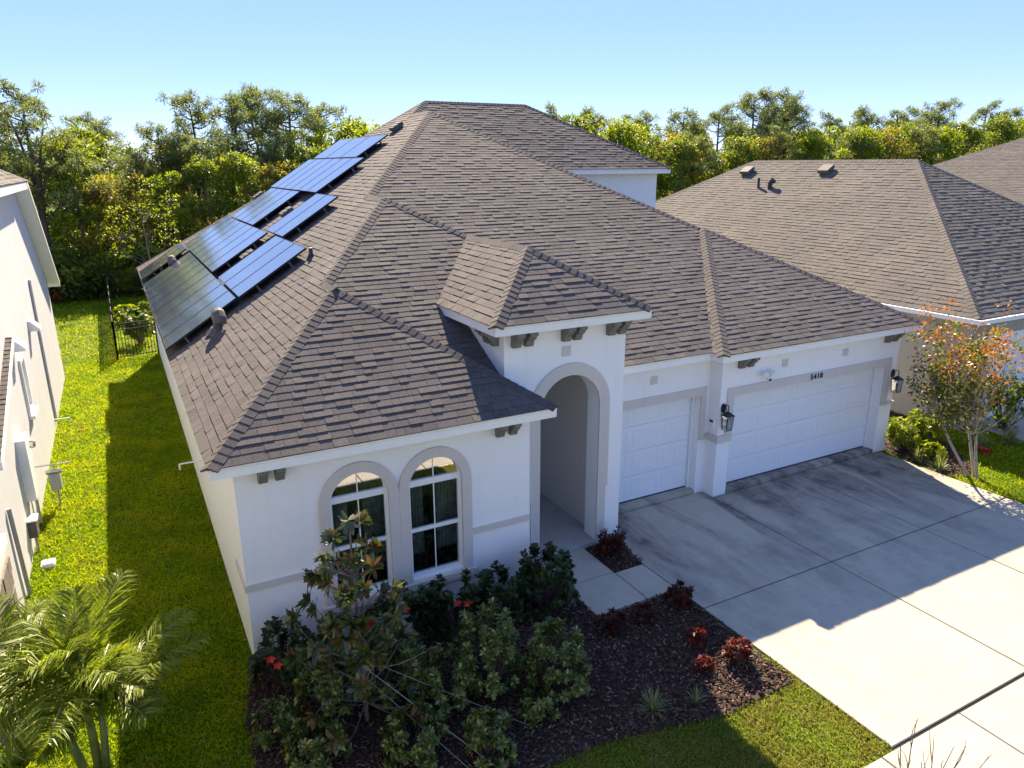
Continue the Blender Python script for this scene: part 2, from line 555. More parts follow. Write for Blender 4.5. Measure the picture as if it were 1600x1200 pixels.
def rand_dirs(n, zbias=0.0, rng=RNG):
    d = rng.normal(size=(n, 3))
    d = norm(d)
    d[:, 2] += zbias
    return norm(d)

class Leaves:
    def __init__(s, ovate=False):
        s.V, s.T, s.o = [], [], ovate
    def add(s, P, D, N, L, W, tint, droop=0.15):
        if len(P) == 0:
            return
        V, _ = leaf_arrays(P, D, N, L, W, droop, s.o)
        s.V.append(V)
        s.T.append(np.broadcast_to(np.asarray(tint, float), (len(P),)))
    def mesh(s, name, mat):
        V = np.concatenate(s.V)
        T = np.concatenate(s.T)
        return np_mesh(name, V, np.arange(len(V)).reshape(-1, 6 if s.o else 4), mat, T)
# ------------------------------------------------------------------ the setting
GZ = -0.13
MB().add([(-900, -900, GZ), (900, -900, GZ), (900, 900, GZ), (-900, 900, GZ)], [(0, 1, 2, 3)]).build('lawn', M['turf'], kind='structure', label='bright green lawn and soil around the houses')

def slab(parent, name, x0, x1, y0, y1, z, mat, g=0.012, th=0.12):
    m = MB()
    b = 0.008
    m.add([(x0 + g, y0 + g, z - th), (x1 - g, y0 + g, z - th), (x1 - g, y1 - g, z - th), (x0 + g, y1 - g, z - th),
           (x0 + g, y0 + g, z - b), (x1 - g, y0 + g, z - b), (x1 - g, y1 - g, z - b), (x0 + g, y1 - g, z - b),
           (x0 + g + b, y0 + g + b, z), (x1 - g - b, y0 + g + b, z), (x1 - g - b, y1 - g - b, z), (x0 + g + b, y1 - g - b, z)],
          [(3, 2, 1, 0), (0, 1, 5, 4), (1, 2, 6, 5), (2, 3, 7, 6), (3, 0, 4, 7), (4, 5, 9, 8), (5, 6, 10, 9), (6, 7, 11, 10), (7, 4, 8, 11), (8, 9, 10, 11)])
    return m.build(name, mat, parent)

DZ = -0.10
drive = MB().box(6.6, 15.1, -5.33, 1.40, DZ - 0.16, DZ - 0.022).build('driveway', M['joint'], kind='structure', label='wide concrete driveway with tyre stains in front of the garage doors')
ys = [1.10, -1.95, -5.295]
xs = [6.6, 9.62, 12.22, 15.1]
for i in range(3):
    for j in range(2):
        slab(drive, 'slab', xs[i], xs[i + 1], ys[j + 1], ys[j] if not (i == 0 and j == 0) else 1.42, DZ, M['drive'])
walkway = MB().box(4.98, 5.96, -1.32, 0.55, DZ - 0.14, DZ - 0.022).box(5.96, 6.57, -1.32, -0.42, DZ - 0.14, DZ - 0.021).build('walkway', M['joint'], kind='structure', label='short concrete walkway from the porch to the driveway')
slab(walkway, 'slab', 4.97, 5.97, -0.38, 0.56, DZ + 0.02, M['walk'], 0.008)
slab(walkway, 'slab', 4.97, 5.97, -1.33, -0.38, DZ + 0.02, M['walk'], 0.008)
slab(walkway, 'slab', 5.97, 6.58, -1.33, -0.41, DZ + 0.02, M['walk'], 0.008)
side = MB().box(-40, 60, -6.8, -5.32, DZ - 0.14, DZ - 0.022).build('sidewalk', M['joint'], kind='structure', label='pale concrete sidewalk crossing the foot of the driveway')
k = 0
x = -21.55
while x < 34:
    slab(side, 'slab', x, x + 1.55 if not (6.4 < x < 6.6) else x + 2.8, -6.8, -5.32, DZ, M['walk'], 0.01)
    x += 1.55 if not (6.4 < x < 6.6) else 2.8
slab(drive, 'apron_slab', 6.2, 10.8, -9.2, -6.84, DZ - 0.02, M['walk'])
slab(drive, 'apron_slab', 10.8, 15.4, -9.2, -6.84, DZ - 0.02, M['walk'])
road = MB().box(-60, 80, -17.0, -9.6, -0.3, DZ - 0.12)
road.build('road', M['asphalt'], kind='structure', label='pale grey street in front of the houses')
MB().box(-60, 80, -9.6, -9.22, -0.3, DZ - 0.02).box(-60, 80, -17.4, -17.0, -0.3, DZ - 0.02).build('kerb', M['walk'], kind='structure', label='concrete kerb along the street')

# planting bed: soil sheet + mulch chips
BED = [(0.02, -0.02), (4.97, -0.02), (4.97, -1.35), (6.58, -1.35), (6.55, -2.6), (6.5, -3.86), (5.8, -3.88), (5.2, -3.9), (4.68, -3.79), (3.91, -3.6), (3.29, -3.52), (2.6, -3.55), (1.6, -3.75),
       (0.6, -3.6), (-0.1, -3.0), (-0.35, -2.0), (-0.3, -1.0), (-0.12, -0.3)]
BED2 = [(5.98, 0.58), (6.75, 0.58), (6.58, -0.40), (5.98, -0.38)]
BED3 = [(15.36, 1.3), (15.25, 0.2), (15.1, -0.5), (15.5, -0.9), (16.2, -0.6), (16.9, 0.3), (17.3, 1.2), (18.1, 1.3), (18.1, 3.2), (17.0, 3.0), (15.4, 3.0)]
def in_poly(x, y, poly):
    x, y = np.asarray(x), np.asarray(y)
    r = np.zeros(x.shape, bool)
    j = len(poly) - 1
    for i in range(len(poly)):
        (xi, yi), (xj, yj) = poly[i], poly[j]
        c = ((yi > y) != (yj > y)) & (x < (xj - xi) * (y - yi) / (yj - yi + 1e-12) + xi)
        r ^= c
        j = i
    return r
def bed(poly, label):
    m = MB()
    tris = tessellate_polygon([[Vector((a, b, 0)) for a, b in poly]])
    m.add([(a, b, GZ + 0.02) for a, b in poly], [tuple(t) for t in tris])
    return m.build('planting_bed', M['soil'], kind='structure', label=label)
bed(BED, 'dark bark mulch bed in front of the arched windows')
bed(BED2, 'small mulch patch between walkway and driveway')
bed(BED3, 'mulch bed beside the garage towards the tan house')

def chips(poly, n, name, label, rng):
    xs_, ys_ = np.array(poly)[:, 0], np.array(poly)[:, 1]
    px, py = rng.uniform(xs_.min(), xs_.max(), n * 2), rng.uniform(ys_.min(), ys_.max(), n * 2)
    ok = in_poly(px + rng.normal(0, 0.035, n * 2), py + rng.normal(0, 0.035, n * 2), poly)
    px, py = px[ok][:n], py[ok][:n]
    n = len(px)
    a = rng.uniform(0, math.pi, n)
    til = rng.normal(0, 0.33, n)
    L = rng.uniform(0.02, 0.075, n)
    W = rng.uniform(0.008, 0.024, n)
    D = np.stack([np.cos(a) * np.cos(til), np.sin(a) * np.cos(til), np.sin(til)], 1)
    S = np.stack([-np.sin(a), np.cos(a), rng.normal(0, 0.35, n)], 1)
    S = norm(S)
    U = np.cross(D, S)
    c = np.stack([px, py, GZ + 0.03 + rng.uniform(0, 0.035, n)], 1)
    Lh, Wh, T = L[:, None] / 2, W[:, None] / 2, 0.005
    top = [c + D * Lh * i + S * Wh * j + U * T for i, j in ((-1, -1), (1, -1), (1, 1), (-1, 1))]
    bot = [c + D * Lh * i * 1.05 + S * Wh * j * 1.05 - U * T for i, j in ((-1, -1), (1, -1), (1, 1), (-1, 1))]
    V = np.stack(top + bot, 1).reshape(-1, 3)
    q = np.array([(0, 1, 2, 3), (0, 4, 5, 1), (1, 5, 6, 2), (2, 6, 7, 3), (3, 7, 4, 0)])
    F = (np.arange(n)[:, None, None] * 8 + q[None]).reshape(-1, 4)
    t = np.repeat(rng.beta(1.4, 2.6, n), 5)
    link(name, np_mesh(name, V, F, M['mulch'], t), kind='stuff', label=label, category='mulch')
chips(BED, 17000, 'mulch', 'brown bark mulch chips in the bed under the arched windows', RNG)
chips(BED2, 900, 'mulch', 'bark mulch chips beside the walkway under the copper shrub', RNG)
chips(BED3, 3000, 'mulch', 'bark mulch chips in the bed by the tan house', RNG)

# ------------------------------------------------------------------ the house
O, HE = 0.31, 3.137
SL = 0.64
house = empty('house', (0, 0, 0), label='white stucco house with brown-grey hipped shingle roof, arched entry and garage doors', category='house')
def part(mb, name, mat, **k):
    return mb.build(name, M[mat], house, **k)

def arch(cx, w, spring, z0, n=18, rx=None):
    """closed outline of an arched opening, from bottom-left round"""
    r = w
    pts = [(cx - w, z0), (cx + w, z0)]
    for i in range(n + 1):
        a = math.pi * i / n
        pts.append((cx + r * math.cos(a), spring + (rx or r) * math.sin(a)))
    return pts
FY = lambda y: (lambda a, b, d: (a, y + d, b))        # plate facing -Y
FX = lambda x, s=1: (lambda a, b, d: (x + s * d, a, b))  # plate in the YZ plane

# wing
WINS = [1.655, 2.835]
WW, WSP, WB = 0.435, 2.165, 0.60
holes = [arch(c, WW, WSP, WB) for c in WINS]
part(MB().plate([(0, -0.2), (4.4826, -0.2), (4.4826, 2.975), (0, 2.975)], holes, FY(0.0), 0.16), 'front_wall', 'stucco')
part(MB().plate([(0.16, -0.2), (20.9, -0.2), (20.9, 2.975), (0.16, 2.975)], [], FX(0.0), 0.16), 'side_wall', 'stucco')
part(MB().plate([(0.16, -0.1), (3.05, -0.1), (3.05, 3.4), (0.16, 3.4)], [], FX(4.4826, -1), 0.16), 'porch_wall', 'stucco')
# rooms behind the windows
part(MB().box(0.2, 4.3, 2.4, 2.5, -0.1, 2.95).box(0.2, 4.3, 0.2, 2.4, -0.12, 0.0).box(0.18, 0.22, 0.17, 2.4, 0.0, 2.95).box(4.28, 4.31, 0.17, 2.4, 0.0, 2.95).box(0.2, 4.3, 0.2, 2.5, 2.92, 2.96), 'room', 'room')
# arched surrounds, one connected trim with the sill below
def half_trim(c, rin, rout, sp, z0):
    o = [(c - rout, z0)]
    o += [(c + rout * math.cos(math.pi - math.pi * i / 24), sp + rout * math.sin(math.pi - math.pi * i / 24)) for i in range(25)]
    o += [(c + rout, z0), (c + rin, z0)]
    o += [(c + rin * math.cos(math.pi * i / 24), sp + rin * math.sin(math.pi * i / 24)) for i in range(25)]
    o += [(c - rin, z0)]
    return o
for i, c in enumerate(WINS):
    part(MB().plate(half_trim(c, WW - 0.002, 0.589, WSP - 0.02, 0.57), [], FY(-0.045), 0.05), 'window_surround', 'trim')
    sill = MB().box(c - 0.66 if i == 0 else c - 0.59, c + 0.59 if i == 0 else c + 0.66, -0.085, 0.0, 0.455, 0.57)
    part(sill, 'window_sill', 'trim')
    m = MB()
    m.plate(arch(c, WW, WSP, WB), [arch(c, WW - 0.045, WSP + 0.065, WSP + 0.062, 18, WW - 0.05)] +
            [[(c - WW + 0.045, 1.43), (c + WW - 0.045, 1.43), (c + WW - 0.045, 2.13), (c - WW + 0.045, 2.13)],
             [(c - WW + 0.045, 0.655), (c + WW - 0.045, 0.655), (c + WW - 0.045, 1.375), (c - WW + 0.045, 1.375)]], FY(0.045), 0.06)
    fr = part(m, 'window', 'white')
    MB().plate(arch(c, WW - 0.04, WSP + 0.06, WSP + 0.055, 18, WW - 0.045), [], FY(0.075), 0.004).build('arch_pane', M['glass_top'], fr)
    for (z0, z1, dy) in ((1.42, 2.14, 0.072), (0.645, 1.385, 0.086)):
        for sx in (-1, 1):
            xa, xb = sorted((c + sx * 0.007, c + sx * (WW - 0.04)))
            MB().box(xa, xb, dy, dy + 0.004, z0, z1).build('pane', M['glass'], fr)
    MB().box(c - 0.008, c + 0.008, 0.07, 0.082, WSP + 0.06, WSP + WW).box(c - 0.009, c + 0.009, 0.066, 0.079, 1.43, 2.13).box(c - 0.008, c + 0.008, 0.08, 0.094, 0.655, 1.375).build('muntin', M['white'], fr)
    # curtains hanging in folds inside
    cm = MB()
    for s0, s1 in ((c - 0.44, c - 0.12), (c + 0.10, c + 0.44)):
        n = 26
        P = [(s0 + (s1 - s0) * q / n, 0.24 + 0.022 * math.sin(q * 1.45)) for q in range(n + 1)]
        for q in range(n):
            cm.add([(P[q][0], P[q][1], 0.9), (P[q + 1][0], P[q + 1][1], 0.9), (P[q + 1][0], P[q + 1][1], 2.6), (P[q][0], P[q][1], 2.6)], [(0, 1, 2, 3)])
    cm.build('curtain', M['curtain'], fr)
# belt course on the wing: front pieces and the return on the left side
part(MB().box(-0.028, WINS[0] - 0.595, -0.03, 0.0, 1.13, 1.225).box(-0.028, 0.0, 0.0, 0.85, 1.13, 1.225), 'belt_band', 'trim')
part(MB().box(WINS[1] + 0.595, 4.4826, -0.03, 0.0, 1.135, 1.235), 'belt_band', 'trim')

def corbel(x, y, z, w=0.12, d=0.24, h=0.25, ax='y'):
    prof = [(0, 0), (-d, 0), (-d, -0.07), (-d * 0.82, -0.085), (-d * 0.74, -0.13), (-d * 0.5, -0.17), (-d * 0.36, -h), (0, -h)]
    fn = (lambda a, b, t: (x + t, y + a, z + b)) if ax == 'y' else (lambda a, b, t: (x + a, y + t, z + b))
    return part(MB().plate(prof, [], fn, w), 'corbel', 'corbel')
for x in (0.30, 0.52, 3.86, 4.09):
    corbel(x, 0.0, 2.965)
for x in (10.06, 10.30, 14.72, 14.97):
    corbel(x, 1.113, 2.965, 0.13)

# entry tower
YT, XT1, XT2, HT = 0.606, 4.3485, 6.7654, 4.374
AC, AR, ASP = 5.63, 0.615, 2.70
tw = [(XT1, -0.2), (AC - AR, -0.2)] + [(AC + AR * math.cos(math.pi - math.pi * i / 28), ASP + AR * math.sin(math.pi - math.pi * i / 28)) for i in range(29)] + [(AC + AR, -0.2), (XT2, -0.2), (XT2, 4.205), (XT1, 4.205)]
part(MB().plate(tw, [], FY(YT), 0.36), 'tower_wall', 'stucco')
part(MB().plate([(YT + 0.36, 2.9), (2.62, 2.9), (2.62, 4.205), (YT + 0.36, 4.205)], [], FX(XT1), 0.16), 'tower_side_wall', 'stucco')
part(MB().plate([(YT + 0.36, -0.2), (3.7, -0.2), (3.7, 4.205), (YT + 0.36, 4.205)], [], FX(XT2, -1), 0.16), 'tower_side_wall', 'stucco')
part(MB().plate(half_trim(AC, AR - 0.003, 0.825, ASP, 1.09), [], FY(YT - 0.035), 0.04), 'arch_surround', 'trim')
for xa, xb in ((AC + AR - 0.003, AC + 0.79), (AC - 0.79, AC - AR + 0.003)):
    part(MB().box(xa, xb, YT - 0.033, YT, -0.1, 1.088), 'arch_plinth', 'trim')
# porch interior
part(MB().box(4.48, 6.60, 3.05, 3.15, -0.05, 3.5), 'porch_back_wall', 'stucco')
part(MB().box(4.48, 6.60, 0.97, 3.05, 3.42, 3.5), 'porch_ceiling', 'white')
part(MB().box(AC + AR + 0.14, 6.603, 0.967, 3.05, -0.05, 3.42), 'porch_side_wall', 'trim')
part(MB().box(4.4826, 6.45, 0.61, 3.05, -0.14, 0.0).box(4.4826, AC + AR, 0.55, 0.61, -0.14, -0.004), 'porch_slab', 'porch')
door = part(MB().box(4.66, 5.56, 3.02, 3.048, 0.02, 2.42), 'front_door', 'white')
for z0 in (0.2, 1.3):
    MB().plate([(4.78, z0), (5.44, z0), (5.44, z0 + 0.9), (4.78, z0 + 0.9)], [[(4.82, z0 + 0.04), (5.40, z0 + 0.04), (5.40, z0 + 0.86), (4.82, z0 + 0.86)]], FY(3.008), 0.014).build('door_panel', M['white'], door)
MB().lathe((5.49, 3.0, 0.98), [(0.0, 0), (0.03, 0.0), (0.03, 0.12), (0.0, 0.12)], 10).build('handle', M['black'], door)
for z in (3.25 - 0.9,):
    part(MB().box(5.72, 5.80, 3.0, 3.05, 1.45, 1.7), 'intercom', 'dark')
mat_ = MB().box(5.35, 6.05, 2.45, 2.88, 0.002, 0.02)
mat_.build('door_mat', M['dark'], label='dark rectangular door mat on the porch floor', category='door mat')
for x in (4.47, 4.70, 5.42, 5.64, 6.34, 6.56):
    corbel(x, YT, 4.203, 0.14, 0.26, 0.27)
for y in (0.78, 1.02):
    corbel(XT1, y, 4.203, 0.14, 0.26, 0.27, 'x')
def accent(x, y, z, w=0.165):
    part(MB().plate([(x, z), (x + w, z), (x + w, z + w), (x, z + w)], [], FY(y - 0.018), 0.02), 'accent_tile', 'trim')
accent(5.45, YT, 3.66)

# garages
YG1, YG2, XP, W = 1.4413, 1.1129, 9.649, 15.3301
part(MB().plate([(XT2, -0.2), (6.98, -0.2), (6.98, 2.126), (9.42, 2.126), (9.42, -0.2), (XP, -0.2), (XP, 2.975), (XT2, 2.975)], [], FY(YG1), 0.24), 'garage_wall', 'stucco')
part(MB().plate([(XP, -0.2), (10.01, -0.2), (10.01, 2.126), (14.89, 2.126), (14.89, -0.2), (W, -0.2), (W, 2.975), (XP, 2.975)], [], FY(YG2), 0.26), 'garage_wall', 'stucco')
part(MB().box(XP, XP + 0.16, YG2 + 0.26, YG1 + 0.25, -0.2, 2.975), 'garage_wall_return', 'stucco')
part(MB().plate([(YG2 + 0.26, -0.2), (20.9, -0.2), (20.9, 2.975), (YG2 + 0.26, 2.975)], [], FX(W, -1), 0.16), 'side_wall', 'stucco')
part(MB().box(0.16, W - 0.16, 20.74, 20.9, -0.2, 2.975), 'rear_wall', 'stucco')
# garage trims and belt
part(MB().plate([(9.83, 1.285), (10.01, 1.285), (10.01, 2.126), (14.89, 2.126), (14.89, 1.19), (15.10, 1.19), (15.10, 2.305), (9.83, 2.305)], [], FY(YG2 - 0.03), 0.034), 'garage_surround', 'trim')
part(MB().plate([(XT2, 2.126), (9.42, 2.126), (9.42, 1.235), (9.56, 1.235), (9.56, 2.305), (XT2, 2.305)], [], FY(YG1 - 0.03), 0.034), 'garage_surround', 'trim')
part(MB().box(XP - 0.045, 10.01, YG2 - 0.045, YG2, 1.13, 1.285).box(XP - 0.045, XP, YG2, YG1 - 0.04, 1.13, 1.285).box(9.42, XP, YG1 - 0.04, YG1, 1.13, 1.235), 'belt_band', 'trim')
part(MB().box(14.89, W + 0.03, YG2 - 0.05, YG2, 1.12, 1.185), 'belt_band', 'trim')
accent(8.06, YG1, 2.56); accent(11.36, YG2, 2.56); accent(13.30, YG2, 2.56)
part(MB().box(10.012, 14.888, YG2 - 0.0, YG2 + 0.30, -0.2, -0.03), 'door_apron', 'drive')
part(MB().box(6.982, 9.418, YG1 - 0.0, YG1 + 0.30, -0.2, -0.03), 'door_apron', 'drive')

def garage_door(x0, x1, y, cols):
    n = 4
    h = 2.20 / n
    g = part(MB().box(x0 - 0.02, x1 + 0.02, y + 0.045, y + 0.07, -0.03, 2.2).box(x0, x1, y + 0.0, y + 0.045, -0.03, -0.004), 'garage_door', 'dark')
    for r in range(n):
        z0, z1 = r * h - 0.002, (r + 1) * h - 0.008
        sec = MB().box(x0, x1, y + 0.008, y + 0.043, z0, z1)
        so = sec.build('door_section', M['door_white'], g)
        cw = (x1 - x0) / cols
        m = MB()
        for c in range(cols):
            a, b = x0 + c * cw + 0.07, x0 + (c + 1) * cw - 0.07
            p, q = z0 + 0.085, z1 - 0.085
            m.plate([(a, p), (b, p), (b, q), (a, q)], [[(a + 0.022, p + 0.022), (b - 0.022, p + 0.022), (b - 0.022, q - 0.022), (a + 0.022, q - 0.022)]], FY(y + 0.003), 0.006)
            nb = max(3, int((b - a) / 0.16))
            for k_ in range(nb):
                xa = a + 0.03 + (b - a - 0.06) * k_ / nb
                xb = a + 0.03 + (b - a - 0.06) * (k_ + 1) / nb - 0.012
                m.box(xa, xb, y + 0.005, y + 0.0095, p + 0.03, q - 0.03)
        m.build('raised_panel', M['door_white'], so)
    return g
garage_door(10.01, 14.89, YG2 + 0.24, 5)
garage_door(6.98, 9.42, YG1 + 0.22, 3)
# jambs beside the doors
part(MB().box(14.83, 14.888, YG2 + 0.19, YG2 + 0.24, -0.03, 2.12), 'door_jamb', 'white')
part(MB().box(9.36, 9.418, YG1 + 0.17, YG1 + 0.22, -0.03, 2.12), 'door_jamb', 'white')

# house number
fc = bpy.data.curves.new('number_curve', 'FONT')
fc.body = '5418'
fc.size = 0.17
fc.space_character = 1.2
fc.extrude = 0.008
fc.offset = 0.002
fo = bpy.data.objects.new('house_number_source', fc)
COL.objects.link(fo)
dg = bpy.context.evaluated_depsgraph_get()
nm = bpy.data.meshes.new_from_object(fo.evaluated_get(dg))
bpy.data.objects.remove(fo)
nm.transform(Matrix.Translation((12.27, YG2 - 0.038, 2.155)) @ Matrix.Rotation(math.pi / 2, 4, 'X'))
nm.materials.clear()
nm.materials.append(M['dark'])
link('house_number', nm, house, label='house number 5418 in dark numerals')

# second storey
H2, YF, X2 = 6.63, 10.22, 15.64
part(MB().box(8.2, X2 - O, YF + O, YF + O + 0.16, 3.2, H2 - 0.16), 'upper_wall', 'stucco')
part(MB().box(X2 - O - 0.16, X2 - O, YF + O + 0.16, 16.8, 2.9, H2 - 0.16), 'upper_wall', 'stucco')

# ------------------------------------------------------------------ roof
def solve_slopes():
    R = {}
    A1 = Vector((2.24, -O + 0.64 * 2.55 / 0.53, HE + 0.64 * 2.55))
    A1b = Vector((2.24, 3.41, A1.z))
    A2 = Vector((4.295, 6.044, HE + 0.64 * 4.605))
    A2b = Vector((4.295, 1.13 + 0.64 * 4.605 / 0.493, A2.z))
    A3 = Vector((7.665, 1.13 + 0.64 * 7.975 / 0.493, HE + 0.64 * 7.975))
    A3b = Vector((7.665, 12.90, A3.z))
    RL = Vector((8.38, 13.67, HE + 0.64 * 8.69))
    RR = Vector((12.05, 13.67, RL.z))
    TA = Vector((5.557, 1.97, 5.344)); TB = Vector((5.557, 4.55, 5.344)); TC = Vector((5.557, 5.60, 5.344))
    GA = Vector((12.49, 5.03, HE + 0.64 * 3.15)); GB = Vector((12.49, 5.22, GA.z))
    e = lambda x, y, z=HE: Vector((x, y, z))
    # name: (origin, u, v_hint, polygon)
    R['wing_front'] = [e(-O, -O), e(4.79, -O), A1]
    R['left'] = [e(-O, -O), A1, A1b, A2, A2b, A3, A3b, RL, e(-O, 21.2)]
    R['wing_right'] = [e(4.79, -O), e(4.79, 0.15), A1b, A1]
    R['mid_front'] = [e(4.42, 0.62, HE + 0.235), e(4.42, 2.62, HE + 1.235), e(6.9, 2.62, HE + 1.235), TB, A2, A1b]
    R['mid_right'] = [TB, TC, A2b, A2]
    R['tower_front'] = [e(4.04, 0.30, HT), e(7.07, 0.30, HT), TA]
    R['tower_left'] = [e(4.04, 0.30, HT), e(4.04, 2.62, HT), TB, TA]
    R['tower_right'] = [e(7.07, 0.30, HT), e(7.07, 3.63, HT), TC, TA]
    R['main_front'] = [e(6.77, 1.13), e(15.64, 1.13), A3, A2b, TC, e(7.07, 3.63, HT), e(6.77, 3.63, HT)]
    R['garage_front'] = [e(9.34, 0.81), e(15.64, 0.81), GA]
    R['garage_left'] = [e(9.34, 0.81), e(9.34, 1.13), GB, GA]
    R['right'] = [e(15.64, 0.81), e(15.64, 21.2), A3b, A3, GB, GA]
    R['upper_front'] = [e(10.18, YF, H2), e(15.64, YF, H2), RR, RL, A3b]
    R['upper_right'] = [e(15.64, YF, H2), e(15.64, 17.1, H2), RR]
    R['upper_back'] = [e(15.64, 17.1, H2), e(9.8, 17.1, H2), RL, RR]
    R['back'] = [e(-O, 21.2), e(15.64, 21.2), Vector((9.8, 17.1, 6.17)), RL]
    return R, dict(A1=A1, A1b=A1b, A2=A2, A2b=A2b, A3=A3, A3b=A3b, RL=RL, RR=RR, TA=TA, TB=TB, TC=TC, GA=GA, GB=GB)
FRAMES = {  # eave direction u, uphill direction (plan), slope, a point on the eave plane
    'wing_front': ((1, 0, 0), (0, 1), 0.53, (0, -O, HE)), 'left': ((0, 1, 0), (1, 0), 0.64, (-O, 0, HE)), 'wing_right': ((0, 1, 0), (-1, 0), 0.64, (4.79, 0, HE)),
    'mid_front': ((1, 0, 0), (0, 1), 0.5, (0, 0.15, HE)), 'mid_right': ((0, 1, 0), (-1, 0), 0.64, (8.9, 0, HE)), 'tower_front': ((1, 0, 0), (0, 1), 0.581, (0, 0.30, HT)),
    'tower_left': ((0, 1, 0), (1, 0), 0.64, (4.04, 0, HT)), 'tower_right': ((0, 1, 0), (-1, 0), 0.64, (7.07, 0, HT)), 'main_front': ((1, 0, 0), (0, 1), 0.493, (0, 1.13, HE)),
    'garage_front': ((1, 0, 0), (0, 1), 0.478, (0, 0.81, HE)), 'garage_left': ((0, 1, 0), (1, 0), 0.64, (9.34, 0, HE)), 'right': ((0, 1, 0), (-1, 0), 0.64, (15.64, 0, HE)),
    'upper_front': ((1, 0, 0), (0, 1), 0.6, (0, YF, H2)), 'upper_right': ((0, 1, 0), (-1, 0), 0.577, (15.64, 0, H2)), 'upper_back': ((1, 0, 0), (0, -1), 0.6, (0, 17.1, H2)),
    'back': ((1, 0, 0), (0, -1), 0.739, (0, 21.2, HE))}

def frame(fr):
    u = Vector(fr[0])
    v = Vector((fr[1][0], fr[1][1], fr[2])).normalized()
    n = u.cross(v)
    if n.z < 0:
        n = -n
    return u, v, n, Vector(fr[3])

def interval(poly, v):
    xs_ = []
    m = len(poly)
    for i in range(m):
        (u0, v0), (u1, v1) = poly[i], poly[(i + 1) % m]
        if abs(v1 - v0) < 1e-9:
            if abs(v - v0) < 1e-6:
                xs_ += [u0, u1]
            continue
        if min(v0, v1) - 1e-9 <= v <= max(v0, v1) + 1e-9:
            xs_.append(u0 + (u1 - u0) * (v - v0) / (v1 - v0))
    return (min(xs_), max(xs_)) if xs_ else None

def shingle_rows(poly3, fr, expo=0.145, rng=random, wmin=0.12, wmax=0.33, lift=1.0):
    """every shingle of one slope: list of (6 verts, tint)"""
    u, v, n, o = frame(fr)
    poly = [((p - o).dot(u), (p - o).dot(v)) for p in poly3]
    vmin, vmax = min(p[1] for p in poly), max(p[1] for p in poly)
    res = []
    k = int(math.floor(vmin / expo + 1e-6))
    while k * expo < vmax - 0.01:
        v0 = max(k * expo, vmin) - (0.02 if k == 0 else 0)
        v1 = min((k + 1) * expo + 0.012, vmax)
        a = interval(poly, max(v0, vmin) + 1e-4)
        b = interval(poly, v1 - 1e-4)
        k += 1
        if a is None or b is None:
            continue
        lo, hi = min(a[0], b[0]), max(a[1], b[1])
        s = lo - rng.uniform(0, wmax)
        bias = rng.uniform(-0.08, 0.08)
        wav = rng.uniform(-0.004, 0.004)
        while s < hi:
            e = s + rng.uniform(wmin, wmax)
            g = 0.002
            b0, b1 = max(s + g, a[0]), min(e - g, a[1])
            t0, t1 = max(s + g, b[0]), min(e - g, b[1])
            s = e
            if b1 - b0 < 0.015 and t1 - t0 < 0.015:
                continue
            if t1 < t0:
                t0 = t1 = (t0 + t1) / 2
            if b1 < b0:
                b0 = b1 = (b0 + b1) / 2
            th = lift * (0.010 + (0.007 if rng.random() < 0.4 else 0.0) + rng.uniform(0, 0.002))
            q = [o + u * b0 + v * (v0 + wav) + n * th, o + u * b1 + v * (v0 + wav) + n * th, o + u * t1 + v * v1 + n * 0.004, o + u * t0 + v * v1 + n * 0.004,
                 o + u * b0 + v * (v0 + wav) - n * 0.012, o + u * b1 + v * (v0 + wav) - n * 0.012]
            res.append((q, min(1, max(0, rng.gauss(0.47, 0.16) + bias))))
    return res
SF = [(0, 1, 2, 3), (4, 5, 1, 0), (4, 0, 3), (5, 2, 1)]

def cap_row(p0, p1, n0, n1, width=0.135, expo=0.145, rng=random):
    """folded cap shingles along a hip or ridge, p0 the lower end"""
    p0, p1 = Vector(p0), Vector(p1)
    d = (p1 - p0).normalized()
    L = (p1 - p0).length
    def side(nm, s):
        w = d.cross(nm).normalized()
        return w
    w0, w1 = d.cross(n0).normalized(), d.cross(n1).normalized()
    mid = (Vector(n0) + Vector(n1)).normalized()
    def fix(w, other):
        return w
    # make w0, w1 point to opposite sides, each down its own slope
    if w0.dot(Vector((0, 0, 1))) > 0: w0 = -w0
    if w1.dot(Vector((0, 0, 1))) > 0: w1 = -w1
    if abs(w0.z) < 1e-6 or abs(w1.z) < 1e-6 or w0.dot(w1) > 0.9:
        w1 = -w0
    res = []
    s = 0.0
    while s < L - 0.02:
        e = min(s + expo + 0.02, L)
        wd = width * rng.uniform(0.96, 1.04)
        hb, ht = 0.021 + rng.uniform(0, 0.003), 0.013
        a, b = p0 + d * s, p0 + d * e
        vs = [a + w0 * wd + n0 * hb * 0.75, a + mid * (hb + 0.012), a + w1 * wd + n1 * hb * 0.75, b + w1 * wd + n1 * ht * 0.75, b + mid * (ht + 0.012), b + w0 * wd + n0 * ht * 0.75,
              a + w0 * wd - n0 * 0.01, a - mid * 0.01, a + w1 * wd - n1 * 0.01, b + w1 * wd - n1 * 0.01, b + w0 * wd - n0 * 0.01]
        res.append((vs, min(1, max(0, rng.gauss(0.45, 0.2)))))
        s += expo
    return res
CF = [(0, 1, 4, 5), (1, 2, 3, 4), (6, 7, 1, 0), (7, 8, 2, 1), (0, 5, 10, 6), (2, 8, 9, 3)]

